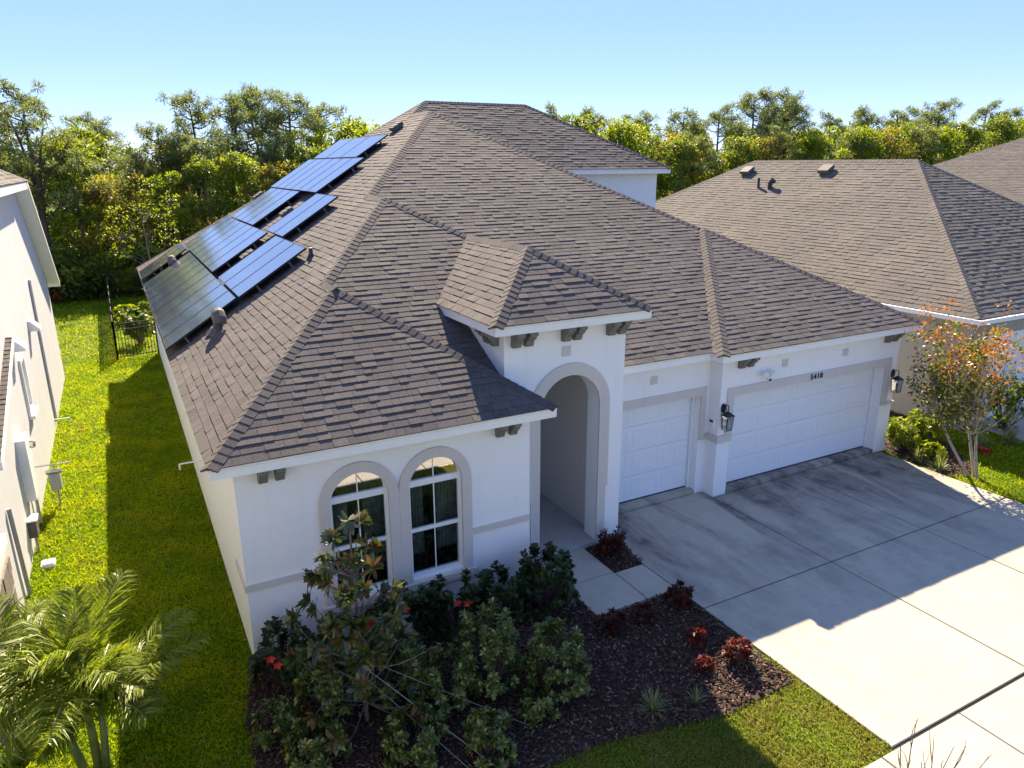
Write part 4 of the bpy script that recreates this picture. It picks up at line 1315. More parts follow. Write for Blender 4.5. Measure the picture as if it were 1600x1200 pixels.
link('post', MB().tube([(0, 0, 0), (0, 0, 0.75)], 0.022, 8).mesh('post', M['greybox']), bf, local=True)
link('box', MB().box(-0.10, 0.10, -0.13, 0.13, 0.42, 0.78).mesh('box', M['greybox']), bf, local=True)
link('pipe', MB().tube([(-0.33, 0.1, 0.92), (0.0, 0.0, 0.95), (0.35, -0.1, 0.98)], 0.016, 7).tube([(0, 0, 0.75), (0, 0, 0.95)], 0.016, 7).mesh('pipe', M['steel']), bf, local=True)
link('valve', MB().tube([(-0.14, -0.1, 0.83), (0.15, -0.1, 0.83)], 0.05, 9).mesh('valve', M['steel']), bf, local=True)
ub = MB().box(-2.9, -2.68, 4.6, 4.82, GZ, GZ + 0.08).box(-2.88, -2.7, 4.62, 4.80, GZ + 0.08, GZ + 0.10)
ub.build('utility_cover', M['white'], label='white utility cover lying in the lawn by the pale wall', category='utility cover')
# ------------------------------------------------------------------ grass
def grass(name, label, regions, rng, mt='grass'):
    Ps, Ls = [], []
    for (x0, x1, y0, y1, n, ln) in regions:
        x_, y_ = rng.uniform(x0, x1, n), rng.uniform(y0, y1, n)
        jx, jy = x_ + rng.normal(0, 0.05, n), y_ + rng.normal(0, 0.05, n)
        ok = ~in_poly(jx, jy, BED) & ~in_poly(x_, y_, BED2) & ~in_poly(jx, jy, BED3)
        ok &= ~((x_ > -0.02) & (x_ < 15.4) & (y_ > -0.02) & (y_ < 20.95))
        ok &= ~((x_ > 6.6) & (x_ < 15.1) & (y_ > -9.2))
        ok &= ~((y_ > -6.82) & (y_ < -5.28 + rng.normal(0, 0.02, n)))
        ok &= ~((x_ < LXW) & (y_ < 18.7)) & ~((x_ > 18.9) & (x_ < 24.2) & (y_ < 1.3))
        ok &= ~((x_ > 4.95) & (x_ < 6.6) & (y_ > -1.36))
        bare = np.sin(x_ * 5.1 + 1.3 * np.sin(y_ * 2.3)) * np.sin(y_ * 3.7 + x_)
        ok &= (bare < 0.9) | (rng.random(n) < 0.4)
        x_, y_ = x_[ok], y_[ok]
        Ps.append(np.stack([x_, y_, np.full(len(x_), GZ)], 1))
        Ls.append(rng.uniform(0.6, 1.35, len(x_)) * ln)
    P = np.concatenate(Ps); L = np.concatenate(Ls)
    n = len(P)
    D = rng.normal(size=(n, 3)); D[:, 2] = np.abs(D[:, 2]) * 0.6 + 0.55
    N = rng.normal(size=(n, 3)); N[:, 2] += 1.2
    V, F = leaf_arrays(P, D, N, L, L * rng.uniform(0.13, 0.22, n), 0.25)
    pn = 0.5 + 0.25 * np.sin(P[:, 0] * 2.1 + np.sin(P[:, 1] * 0.9)) * np.cos(P[:, 1] * 1.3)
    t = np.clip(pn + rng.normal(0, 0.28, n), 0, 1)
    link(name, np_mesh(name, V, F, M[mt], t), kind='stuff', label=label, category='grass')
grass('grass', 'short green turf between the white house and the pale grey house', [
    (-3.06, 0.0, -2.5, 4, 42000, 0.075), (-3.06, 0.0, 4, 11, 34000, 0.085), (-3.06, 0.0, 11, 21, 26000, 0.10), (-6, 3, 21, 37, 22000, 0.14), (3, 16, 21, 37, 4000, 0.16)], RNG)
grass('grass', 'turf patch between mulch bed, driveway and sidewalk', [(2.0, 6.6, -5.3, -3.3, 30000, 0.065), (-3.0, 2.2, -5.3, -1.5, 20000, 0.075), (-8, 20, -9.2, -6.8, 26000, 0.10)], RNG, 'grass_pale')
grass('grass', 'strip of turf between the driveway and the tan house', [(15.08, 19.0, -5.3, 1.6, 26000, 0.085), (15.4, 18.2, 1.5, 10, 5000, 0.1)], RNG)

# ------------------------------------------------------------------ trees
def limb(mb, a, b, r0, r1, rng, n=5, wob=0.08, sag=0.0):
    a, b = np.array(a, float), np.array(b, float)
    L = np.linalg.norm(b - a)
    pts = []
    off = rng.normal(0, wob * L, 3)
    for i in range(n + 1):
        s = i / n
        p = a + (b - a) * s + off * math.sin(s * math.pi) + np.array([0, 0, -sag * L * math.sin(s * math.pi)])
        pts.append(p)
    mb.tube(pts, [r0 + (r1 - r0) * i / n for i in range(n + 1)], 6, cap=False)
    return pts

def clump(lv, c, r, n, L, W, rng, zb=0.25, flat=0.75, tb=0.0):
    d = rand_dirs(n, 0.12, rng)
    rr_ = r * rng.uniform(0.35, 1.0, n)[:, None] ** 0.6
    P = np.asarray(c) + d * rr_ * np.array([1, 1, flat])
    N = rand_dirs(n, 0.9, rng)
    D = norm(d + rng.normal(0, 0.6, (n, 3)))
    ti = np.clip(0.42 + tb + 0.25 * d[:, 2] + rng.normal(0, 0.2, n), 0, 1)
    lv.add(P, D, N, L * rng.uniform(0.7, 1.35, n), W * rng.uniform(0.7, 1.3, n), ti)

def hardwood(seed, H=9.0, R=3.0, nc=46, per=120, leaf=0.27, base=0.25):
    rng = np.random.default_rng(seed)
    wood, lv = MB(), Leaves()
    top = (rng.normal(0, 0.3), rng.normal(0, 0.3), H * 0.8)
    tp = limb(wood, (0, 0, -0.2), top, 0.17, 0.05, rng, 7, 0.03)
    for i in range(nc):
        z = H * (base + (1 - base) * rng.beta(1.5, 1.2))
        s = (z / H - base) / (1 - base)
        prof = math.sin(math.pi * min(1, 0.18 + 0.80 * s)) ** 0.6
        a = rng.uniform(0, 2 * math.pi)
        rad_ = R * prof * rng.uniform(0.25, 1.02)
        c = np.array([rad_ * math.cos(a), rad_ * math.sin(a), z])
        j = tp[min(len(tp) - 1, max(1, int((z - 0.9) / top[2] * 7 * 0.8)))]
        if i % 2 == 0:
            limb(wood, j, c, 0.045, 0.014, rng, 3, 0.08)
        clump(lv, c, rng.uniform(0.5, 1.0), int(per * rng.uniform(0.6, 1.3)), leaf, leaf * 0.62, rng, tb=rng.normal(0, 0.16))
    return wood, lv

def pine(seed, H=12.0, R=3.0, nl=24, bare=0.45, per=46):
    rng = np.random.default_rng(seed)
    wood, lv = MB(), Leaves()
    lean = rng.normal(0, 0.5, 2)
    tp = limb(wood, (0, 0, -0.2), (lean[0], lean[1], H * 0.95), 0.21, 0.05, rng, 10, 0.02)
    for i in range(nl):
        s = bare + (1 - bare) * (i + rng.uniform(0, 1)) / nl
        k = s * 10
        q = int(min(9, k))
        j = tp[q] + (tp[q + 1] - tp[q]) * (k - q)
        a = i * 2.4 + rng.uniform(-0.5, 0.5)
        rl = R * (1.1 - 0.65 * (s - bare) / (1 - bare)) * rng.uniform(0.55, 1.1)
        tip = j + np.array([rl * math.cos(a), rl * math.sin(a), rl * rng.uniform(0.15, 0.6)])
        lp = limb(wood, j, tip, 0.06, 0.018, rng, 4, 0.08, 0.10)
        subs = [(lp[-1], 0.0)]
        for m in range(rng.integers(3, 6)):
            b0 = lp[rng.integers(2, len(lp))]
            d = rng.normal(0, 0.42, 3); d[2] = abs(d[2]) * 0.7 + 0.1
            e2 = b0 + d
            limb(wood, b0, e2, 0.02, 0.008, rng, 2, 0.1)
            subs.append((e2, 0))
        for c, _ in subs:
            n = int(per * 1.7 * rng.uniform(0.7, 1.3))
            d = rand_dirs(n, 0.35, rng)
            P = np.asarray(c) + d * rng.uniform(0.02, 0.34, n)[:, None]
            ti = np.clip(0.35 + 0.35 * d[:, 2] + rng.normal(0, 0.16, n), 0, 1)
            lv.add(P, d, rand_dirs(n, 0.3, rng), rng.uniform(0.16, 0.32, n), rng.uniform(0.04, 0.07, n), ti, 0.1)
    return wood, lv

def bush(seed, R=1.3, H=1.6, nc=26, per=90, leaf=0.2):
    rng = np.random.default_rng(seed)
    wood, lv = MB(), Leaves()
    for i in range(nc):
        a = rng.uniform(0, 2 * math.pi); s = rng.uniform(0.15, 1)
        r = R * rng.uniform(0.1, 1) ** 0.6 * math.sqrt(max(0.05, 1 - (s - 0.3) ** 2))
        c = np.array([r * math.cos(a), r * math.sin(a), H * s])
        if i % 2 == 0:
            limb(wood, (0, 0, -0.1), c, 0.03, 0.008, rng, 3, 0.1)
        clump(lv, c, rng.uniform(0.28, 0.5), per, leaf, leaf * 0.6, rng, tb=rng.normal(0, 0.15))
    return wood, lv

def palmetto(seed, nf=26):
    rng = np.random.default_rng(seed)
    wood, lv = MB(), Leaves()
    for i in range(nf):
        a = rng.uniform(0, 2 * math.pi); el = rng.uniform(0.2, 1.3)
        st = rng.uniform(0.5, 1.1)
        d = np.array([math.cos(a) * math.cos(el), math.sin(a) * math.cos(el), math.sin(el)])
        tip = d * st
        limb(wood, (0, 0, 0), tip, 0.014, 0.01, rng, 2, 0.03)
        s = norm(np.cross(d, [0, 0, 1])[None])[0]
        n = 20
        an = np.linspace(-1.5, 1.5, n)
        D = np.cos(an)[:, None] * d + np.sin(an)[:, None] * s
        lv.add(np.repeat(tip[None], n, 0), D, np.repeat(np.cross(s, d)[None], n, 0), rng.uniform(0.45, 0.6), 0.05, np.clip(rng.normal(0.5, 0.2, n), 0, 1), 0.1)
    return wood, lv

def tree_proto(name, wood, lv, bark, leaf):
    t = empty(name, (0, 0, 0))
    link('trunk', wood.mesh('trunk', M[bark]), t, local=True)
    link('crown', lv.mesh('crown', M[leaf]), t, local=True)
    return t
PINES = [tree_proto('pine_tree', *pine(100 + i, 12.0, 2.5 + 0.3 * (i % 3), 15 + 2 * i, 0.54 + 0.04 * (i % 3)), 'bark', 'pine') for i in range(4)]
HARD = [tree_proto('oak_tree', *hardwood(200 + i, 9.0, 2.8 + 0.3 * (i % 3), 54, 150, 0.21, 0.10), 'bark_grey', ['oak', 'oak_lime', 'olive', 'oak', 'oak_lime', 'olive'][i]) for i in range(6)]
SHRUB = [tree_proto('wild_shrub', *bush(300 + i), 'bark', ['oak', 'palmetto', 'oak_lime'][i]) for i in range(3)]
PALMET = [tree_proto('saw_palmetto', *palmetto(320 + i), 'bark', 'palmetto') for i in range(2)]
used = set()
def place(proto, loc, rz, sc, **tags):
    if proto.name not in used:
        used.add(proto.name)
        proto.location, proto.rotation_euler = loc, (0, 0, rz)
        proto.scale = (sc,) * 3 if not hasattr(sc, '__len__') else sc
        return tagset(proto, **tags)
    return copy_tree(proto, loc, rz, sc, **tags)

def pix(x, y, z):
    d = Vector((x, y, z)) - CAM
    w_ = d.dot(fw)
    return 800 + 1142.22 * d.dot(rt) / w_, 600 - 1142.22 * d.dot(up) / w_
# pines (x, y, height, variant); y is the depth of the wood behind the gardens
pines = [(-4.2, 40.5, 11.0, 0), (-8.5, 44, 11.5, 2), (-1.0, 47, 10.0, 1), (1.8, 44, 9.3, 3), (5.2, 46, 11.4, 1), (7.4, 44, 11.2, 0), (9.4, 47, 12.1, 2), (11.6, 45, 11.6, 3), (13.6, 47, 11.0, 1),
         (4.6, 41.5, 8.6, 2), (9.2, 41, 8.6, 3), (0.2, 42, 7.6, 2),
         (33.5, 47, 11.4, 0), (36.5, 46, 11.2, 2), (40.5, 44, 11.0, 1), (45, 45, 11.4, 3), (49, 44, 11.8, 0), (54.0, 45, 13.4, 2), (57, 43, 13.4, 1), (60.5, 46, 12.6, 3), (65, 44, 11.6, 0),
         (70.0, 45, 12.2, 2), (76, 44, 12.4, 1), (84, 45, 13.6, 3), (90, 44, 13.4, 0), (98, 46, 13.0, 2), (43, 39.5, 9.2, 2), (52, 39, 9.8, 0), (62, 39.5, 9.6, 1), (72, 40, 10.2, 3)]
pines.sort(key=lambda p: pix(p[0], p[1], 6)[0])
NUM = ['first', 'second', 'third', 'fourth', 'fifth', 'sixth', 'seventh', 'eighth', 'ninth', 'tenth', 'eleventh', 'twelfth', 'thirteenth', 'fourteenth', 'fifteenth', 'sixteenth', 'seventeenth', 'eighteenth', 'nineteenth', 'twentieth', 'twenty-first', 'twenty-second', 'twenty-third', 'twenty-fourth']
lc = [0, 0]
for i, (x, y, h, v) in enumerate(pines):
    px_ = pix(x, y, 6)[0]
    s = 0 if px_ < 800 else 1
    lab = 'open-crowned pine, ' + NUM[lc[s]] + (' from the left edge behind the solar roof' if s == 0 else ' from the left behind the tan house roof')
    lc[s] += 1
    place(PINES[v], (x, y, GZ), i * 1.7, h / 12.0, label=lab, category='pine tree', group='pines in the wood behind the houses')
hards = [(-6.2, 38.5, 7.6, 0), (-2.6, 39.5, 8.2, 4), (-0.2, 38.6, 6.6, 5), (2.2, 38.4, 6.4, 1), (4.4, 38.8, 7.0, 3), (6.6, 39.2, 7.4, 4), (8.4, 38.2, 7.0, 2), (10.8, 39.6, 7.9, 0), (13.0, 39.0, 8.2, 4), (15.6, 40, 9.2, 1),
         (18.0, 40, 9.4, 0), (-9.5, 40, 8.0, 2), (-2.0, 43, 8.8, 3), (3.2, 42.5, 8.4, 5), (11.8, 42.5, 9.0, 1), (15.0, 43.5, 9.8, 4),
         (31.5, 40, 9.2, 0), (34.5, 39, 8.8, 4), (37.5, 40, 8.2, 1), (40, 38.6, 7.6, 3), (43.5, 41.5, 8.6, 5), (47, 39, 8.0, 0), (50.5, 40, 8.0, 2), (55.5, 39, 8.2, 4), (59.0, 40.5, 8.8, 1), (63.5, 39.6, 8.8, 4), (67.5, 40.5, 9.2, 5),
         (71.5, 41.5, 9.4, 1), (76, 40, 9.0, 4), (81, 41, 9.8, 0), (87, 40.5, 10.0, 3), (94, 41, 10.2, 1)]
hards.sort(key=lambda p: pix(p[0], p[1], 5)[0])
lc = [0, 0]
TONE = ['dark green', 'lime green', 'olive', 'green', 'yellow-green', 'brownish olive']
for i, (x, y, h, v) in enumerate(hards):
    px_ = pix(x, y, 5)[0]
    s = 0 if px_ < 800 else 1
    lab = TONE[v] + ' leafy tree, ' + NUM[lc[s]] + (' from the left along the wood beyond the lawn' if s == 0 else ' from the left above the tan roof')
    lc[s] += 1
    h = h * (1.12 if x > 25 else 1.0)
    place(HARD[v], (x, y, GZ), i * 2.3, (h / 9.0, h / 9.0, h / 9.0), label=lab, category='tree', group='leafy trees along the edge of the wood')
# undergrowth at the edge of the lawn
ug = [(-5.2, 36.9, 1.3, 0), (-3.9, 36.6, 1.5, 1), (-2.6, 36.9, 1.35, 0), (-1.3, 36.8, 1.2, 1), (0.2, 36.8, 1.45, 0), (1.7, 36.9, 1.25, 2), (3.3, 36.8, 1.4, 1), (5.0, 37.0, 1.3, 0), (7.0, 37, 1.5, 2)]
for i, (x, y, s, v) in enumerate(ug):
    place(SHRUB[v], (x, y, GZ), i * 1.3, s, label=NUM[i] + ' dense wild shrub from the left where the back lawn ends', category='shrub', group='wild shrubs at the edge of the wood')
for i, (x, y, s) in enumerate([(-4.6, 35.9, 1.3), (-3.2, 36.0, 1.2), (-0.6, 36.1, 1.3), (1.0, 36.0, 1.1), (2.4, 36.1, 1.2)]):
    place(PALMET[i % 2], (x, y, GZ), i * 1.1, s, label=NUM[i] + ' fan-leaved palmetto from the left at the foot of the wood', category='palmetto', group='palmettos at the foot of the wood')

# tall open tree with dark forking limbs above the left house
lt = empty('forked_tree', (-4.05, 37.6, GZ), label='tall open tree with dark forking limbs above the pale house roof', category='tree')
rng_ = np.random.default_rng(88)
w_ = MB(); lv_ = Leaves()
base = limb(w_, (0, 0, 0), (-0.05, 0, 4.9), 0.24, 0.17, rng_, 6, 0.015)
for (tx, ty, tz, r0) in [(-1.0, 0.3, 10.0, 0.13), (-0.2, -0.4, 9.3, 0.11), (0.7, 0.2, 9.0, 0.12), (1.7, -0.3, 7.9, 0.1), (2.6, 0.1, 7.0, 0.09), (-2.3, 0.0, 8.4, 0.1), (3.0, 0.3, 5.6, 0.07)]:
    st_ = base[-1 if tz > 7.5 else -2]
    lp = limb(w_, st_, (tx, ty, tz), r0, 0.025, rng_, 7, 0.06)
    for q in range(14):
        j = lp[rng_.integers(2, 8)]
        tip = j + np.array([rng_.normal(0, 0.75), rng_.normal(0, 0.75), rng_.uniform(0.0, 0.9)])
        limb(w_, j, tip, 0.025, 0.008, rng_, 3, 0.1)
        n = int(rng_.uniform(60, 110))
        d = rand_dirs(n, 0.35, rng_)
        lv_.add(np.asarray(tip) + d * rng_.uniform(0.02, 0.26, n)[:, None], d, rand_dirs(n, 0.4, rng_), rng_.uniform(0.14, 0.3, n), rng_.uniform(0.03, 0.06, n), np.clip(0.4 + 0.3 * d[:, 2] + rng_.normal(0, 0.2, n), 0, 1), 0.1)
link('trunk', w_.mesh('trunk', M['bark']), lt, local=True)
link('crown', lv_.mesh('crown', M['pine']), lt, local=True)

# bare-limbed leaning tree beyond the fence
bt = empty('bare_tree', (0.6, 34.0, GZ), label='slender half-bare tree standing behind the fence at the roof corner', category='tree')
rng_ = np.random.default_rng(77)
w_ = MB(); lv_ = Leaves()
tp = limb(w_, (0, 0, 0), (-0.2, 0, 5.2), 0.055, 0.012, rng_, 7, 0.03)
for i in range(16):
    j = tp[2 + i % 5]
    a = rng_.uniform(0, 6.28)
    tip = j + np.array([math.cos(a) * 1.5, math.sin(a) * 1.5, rng_.uniform(0.4, 1.3)])
    lp = limb(w_, j, tip, 0.016, 0.004, rng_, 3, 0.1)
    if True:
        clump(lv_, tip, 0.55, 60, 0.13, 0.07, rng_)
link('trunk', w_.mesh('trunk', M['bark_grey']), bt, local=True)
link('crown', lv_.mesh('crown', M['oak_lime']), bt, local=True)

# the wood behind, read as one mass
def woodland():
    V, F, T = [], [], []
    rng = np.random.default_rng(5)
    vv = []
    for s in range(3):
        lv = Leaves()
        r2 = np.random.default_rng(400 + s)
        for i in range(30):
            z = 10.0 * (0.05 + 0.95 * r2.beta(1.4, 1.1))
            a = r2.uniform(0, 6.28); rr_ = 3.0 * math.sin(math.pi * min(1, 0.2 + 0.78 * z / 10)) ** 0.6 * r2.uniform(0.2, 1)
            clump(lv, (rr_ * math.cos(a), rr_ * math.sin(a), z), r2.uniform(0.5, 1.0), 62, 0.3, 0.2, r2, tb=r2.normal(0, 0.15))
        vv.append((np.concatenate(lv.V), np.concatenate(lv.T)))
    outV, outT = [], []
    for y in (48.5, 52.5, 57, 63):
        x = -24 + (y - 48) * 0.2
        while x < 130:
            s = rng.integers(0, 3)
            hh = rng.uniform(0.60, 0.86) * (1.14 if x > 25 else 1.0) * (1.0 + max(0, x - 30) * 0.0035)
            a = rng.uniform(0, 6.28)
            R_ = np.array([[math.cos(a), -math.sin(a), 0], [math.sin(a), math.cos(a), 0], [0, 0, 1]])
            yy = y + rng.normal(0, 1.0)
            if not (17 < x - (yy - 45) * 0.35 < 30):
                outV.append((vv[s][0] @ R_.T) * hh + np.array([x, yy, GZ]))
                outT.append(np.clip(vv[s][1] + rng.normal(0, 0.15), 0, 1))
            x += rng.uniform(3.2, 4.8)
    V = np.concatenate(outV)
    link('woodland', np_mesh('woodland', V, np.arange(len(V)).reshape(-1, 4), M['oak'], np.concatenate(outT)), kind='stuff', label='deep green wood stretching behind the garden trees', category='woodland')
woodland()

# ------------------------------------------------------------------ garden plants
def rosette_plant(rng, wood, groups, tips, base, leaf, width, nper, up_=0.35, stem=0.010, droop=0.2, lower=0.5, tpow=1.0):
    """stems from base to tips; a whorl of leaves at each tip and some below"""
    for tip in tips:
        tip = np.array(tip, float)
        b = np.array(base, float) + np.array([rng.normal(0, 0.05), rng.normal(0, 0.05), 0])
        midp = (b + tip) / 2 + np.array([(tip[0] - b[0]) * 0.12, (tip[1] - b[1]) * 0.12, rng.uniform(0, 0.08)])
        wood.tube([b, midp, tip], [stem, stem * 0.8, stem * 0.45], 5, cap=False)
        ax = norm((tip - midp)[None])[0]
        for lev, (fr, cnt) in enumerate(((1.0, nper), (0.86, int(nper * 0.8)), (0.7, int(nper * lower)))):
            c = midp + (tip - midp) * fr if fr > 0.5 else tip
            cnt = max(1, cnt)
            an = rng.uniform(0, 6.28) + np.arange(cnt) * 2.39996
            sd = norm(np.cross(ax, [0.3, 0.5, 0.8])[None])[0]
            s2 = np.cross(ax, sd)
            lift_ = rng.uniform(-0.5, 1.1, cnt) + (0.25 if lev == 0 else -0.1) + up_
            D = np.cos(an)[:, None] * sd + np.sin(an)[:, None] * s2 + ax * lift_[:, None]
            D = norm(D)
            N = norm(ax[None] * 1.0 - D * (D @ ax)[:, None] + rng.normal(0, 0.15, (cnt, 3)))
            ti = np.clip(rng.normal(0.5, 0.27, cnt), 0, 1) ** tpow
            gsel = rng.random(cnt)
            acc = 0
            for (lv, fracc) in groups:
                m = (gsel >= acc) & (gsel < acc + fracc)
                acc += fracc
                k = int(m.sum())
                if k:
                    lv.add(np.repeat(c[None], k, 0) + D[m] * 0.015, D[m], N[m], leaf * rng.uniform(0.7, 1.2, k), width * rng.uniform(0.8, 1.2, k), ti[m], droop)

def dome_tips(rng, n, cx, cy, z0, rx, ry, h, low=0.25):
    t = []
    for i in range(n):
        s = rng.uniform(low, 1.0)
        a = rng.uniform(0, 2 * math.pi)
        r = math.sqrt(max(0, 1 - (s - low) ** 2 * 0.85)) * rng.uniform(0.35, 1.0) ** 0.5
        t.append((cx + rx * r * math.cos(a), cy + ry * r * math.sin(a), z0 + h * s))
    return t

def plant(name, loc, label, category, seed, tips_fn, leafsets, leaf, width, nper, bark='bark', group=None, **kw):
    t = empty(name, loc, label=label, category=category, group=group)
    rng = np.random.default_rng(seed)
    wood = MB()
    gs = [(Leaves(True), fr) for (_, _, fr) in leafsets]
    rosette_plant(rng, wood, gs, tips_fn(rng), (0, 0, 0), leaf, width, nper, **kw)
    link('stem', wood.mesh('stem', M[bark]), t, local=True)
    for (nm_, mt, fr), (lv, _) in zip(leafsets, gs):
        if lv.V:
            link(nm_, lv.mesh(nm_, M[mt]), t, local=True)
    return t

# magnolia in the bed
mg = empty('magnolia_tree', (1.08, -1.75, GZ), label='young magnolia tree with glossy bronze-backed leaves before the arched windows', category='magnolia')
rng_ = np.random.default_rng(21)
wood = MB(); l1, l2 = Leaves(True), Leaves(True)
tp = limb(wood, (0, 0, 0), (-0.03, 0.05, 2.72), 0.035, 0.012, rng_, 9, 0.012)
tips = [(-0.03, 0.05, 2.85), (-0.24, -0.02, 2.70), (0.12, 0.1, 2.76), (-0.34, 0.05, 2.52), (0.14, -0.08, 2.55), (-0.1, -0.15, 2.42), (0.02, 0.12, 2.3)]
for i in range(26):
    a = rng_.uniform(0, 6.28); r = rng_.uniform(0.2, 0.62)
    tips.append((r * math.cos(a) - 0.08, r * math.sin(a), rng_.uniform(1.55, 2.3)))
for i in range(44):
    a = rng_.uniform(0, 6.28); r = rng_.uniform(0.25, 0.95)
    tips.append((r * math.cos(a) + 0.05, r * math.sin(a), rng_.uniform(0.25, 1.6)))
for tip in tips:
    j = tp[int(max(1, min(8, (tip[2] - 0.3) / 2.8 * 9)))]
    limb(wood, j, tip, 0.008, 0.004, rng_, 5, 0.10, 0.08)
    w2 = MB()
    rosette_plant(rng_, w2, [(l1, 0.8), (l2, 0.2)], [tip], np.array(j) * 0.15 + np.array(tip) * 0.85, 0.155, 0.058, 11, stem=0.004, up_=0.45, droop=0.08, lower=0.7)
link('trunk', wood.mesh('trunk', M['bark_grey']), mg, local=True)
link('foliage', l1.mesh('foliage', M['magnolia']), mg, local=True)
link('bronze_foliage', l2.mesh('bronze_foliage', M['magnolia_brown']), mg, local=True)

# hibiscus along the wall
hb = [(0.32, -0.55, 0.42, 0.40, 0.95, 'in the corner of the bed below the house corner', 26), (1.05, -0.55, 0.45, 0.35, 0.75, 'below the left arched window', 22), (2.05, -0.55, 0.5, 0.38, 0.98, 'under the right arched window, bearing red flowers', 30),
      (2.85, -0.6, 0.5, 0.38, 0.92, 'just right of the arched windows', 30), (3.65, -0.62, 0.5, 0.42, 0.9, 'midway between windows and porch', 32), (4.38, -0.72, 0.52, 0.5, 1.02, 'at the porch corner by the walkway', 44)]
for i, (x, y, rx, ry, h, wh, n) in enumerate(hb):
    pt = plant('hibiscus_shrub', (x, y, GZ), 'dark green hibiscus shrub ' + wh, 'shrub', 500 + i, lambda r, rx=rx, ry=ry, h=h, n=n: dome_tips(r, int(n * 1.5), 0, 0, 0, rx, ry, h, 0.2),
          [('foliage', 'hibiscus', 1.0)], 0.085, 0.06, 10, group='hibiscus shrubs along the front wall', lower=0.9)
    if i in (2, 3, 0):
        fl = Leaves()
        r9 = np.random.default_rng(900 + i)
        for q in range(2):
            c = np.array([r9.normal(-0.15, 0.15), -ry - 0.02, h * r9.uniform(0.7, 0.98)])
            an = np.arange(5) * 1.257
            D = np.stack([np.cos(an), np.full(5, -0.6), np.sin(an)], 1)
            fl.add(np.repeat(c[None], 5, 0), D, np.repeat(np.array([[0, -1.0, 0.2]]), 5, 0), 0.075, 0.06, r9.uniform(0, 1, 5), 0.1)
        link('flower', fl.mesh('flower', M['red']), pt, local=True)

# variegated shrubs
vg = [(1.55, -1.45, 0.42, 0.40, 1.05, 36, 'right beside the magnolia trunk'), (2.05, -2.0, 0.40, 0.42, 0.78, 36, 'in front of the magnolia, left of the tall one'), (2.68, -2.05, 0.40, 0.42, 1.25, 56, 'tall one in the middle of the bed'),
      (3.50, -2.45, 0.36, 0.42, 0.95, 46, 'right hand one, nearest the driveway'), (2.18, -3.1, 0.26, 0.26, 0.62, 22, 'small one at the bottom of the bed'), (-0.02, -1.55, 0.25, 0.22, 0.5, 18, 'small one at the left edge of the bed'),
      (0.72, -1.45, 0.45, 0.4, 0.75, 30, 'low one left of the magnolia trunk'), (3.05, -2.75, 0.2, 0.2, 0.4, 12, 'tiny one between the larger pair'),
      (0.35, -2.15, 0.35, 0.35, 0.5, 26, 'low one below the magnolia towards the lawn'), (1.45, -2.55, 0.38, 0.32, 0.48, 28, 'low spreading one under the guy ropes'), (1.25, -0.95, 0.4, 0.3, 0.85, 30, 'upright one below the left arched window')]
for i, (x, y, rx, ry, h, n, wh) in enumerate(vg):
    plant('variegated_shrub', (x, y, GZ), 'yellow-green variegated shrub, ' + wh, 'shrub', 540 + i, lambda r, rx=rx, ry=ry, h=h, n=n: dome_tips(r, int(n * 1.7), 0, 0, 0, rx * 1.15, ry * 1.15, h, 0.2),
          [('foliage', 'variegated', 1.0)], 0.075, 0.032, 15, group='variegated shrubs in the front bed', lower=0.8, up_=0.3, tpow=2.2)

# copper and red shrubs
cs = [(6.28, 0.12, 0.27, 0.25, 0.50, 44, 'copper', 'largest copper shrub, in the small bed beside the walkway'), (4.98, -1.72, 0.2, 0.18, 0.32, 24, 'copper', 'dark copper shrub at the lower left corner of the walkway'),
      (6.32, -1.68, 0.2, 0.2, 0.36, 26, 'copper', 'dark copper shrub where walkway meets driveway'), (5.55, -1.75, 0.16, 0.14, 0.26, 16, 'copper', 'faint copper shrub halfway along the lower walkway edge'),
      (5.88, -2.60, 0.13, 0.12, 0.30, 16, 'redleaf', 'bright red shrub half in shade by the driveway'), (6.1, -3.2, 0.18, 0.15, 0.38, 26, 'redleaf', 'sunlit red shrub at the driveway edge of the mulch'),
      (5.55, -3.1, 0.09, 0.12, 0.2, 9, 'redleaf', 'smallest red shrub in the sunlit mulch')]
for i, (x, y, rx, ry, h, n, mt, lab) in enumerate(cs):
    plant('red_shrub', (x, y, GZ), lab, 'shrub', 580 + i, lambda r, rx=rx, ry=ry, h=h, n=n: dome_tips(r, n, 0, 0, 0, rx, ry, h, 0.3), [('foliage', mt, 1.0)], 0.075, 0.026, 10, group='red-leaved shrubs beside walkway and driveway', lower=0.9)

def tuft(name, loc, label, seed, n, L, W, mt='liriope', spread=0.8):
    t = empty(name, loc, label=label, category='grass tuft', group='spiky grass tufts')
    rng = np.random.default_rng(seed)
    m = MB(); V = []; T = []
    for i in range(n):
        a = rng.uniform(0, 6.28); el = rng.uniform(0.35, 1.45); l = L * rng.uniform(0.7, 1.15)
        d = np.array([math.cos(a), math.sin(a), 0.0]); s = np.array([-d[1], d[0], 0])
        pts = [d * 0.02 * rng.random()]
        for q in (0.33, 0.66, 1.0):
            pts.append(d * l * q * math.cos(el) * spread + np.array([0, 0, l * (q * math.sin(el) - 0.45 * q * q * math.cos(el))]))
        w = [W, W * 0.95, W * 0.7, 0.001]
        for q in range(3):
            m.add([pts[q] - s * w[q] / 2, pts[q] + s * w[q] / 2, pts[q + 1] + s * w[q + 1] / 2, pts[q + 1] - s * w[q + 1] / 2], [(0, 1, 2, 3)], float(np.clip(rng.normal(0.5, 0.25), 0, 1)))
    link('blades', m.mesh('blades', M[mt]), t, local=True)
tuft('grass_tuft', (4.42, -3.38, GZ), 'larger pale spiky grass tuft in the shaded mulch', 61, 90, 0.42, 0.012)
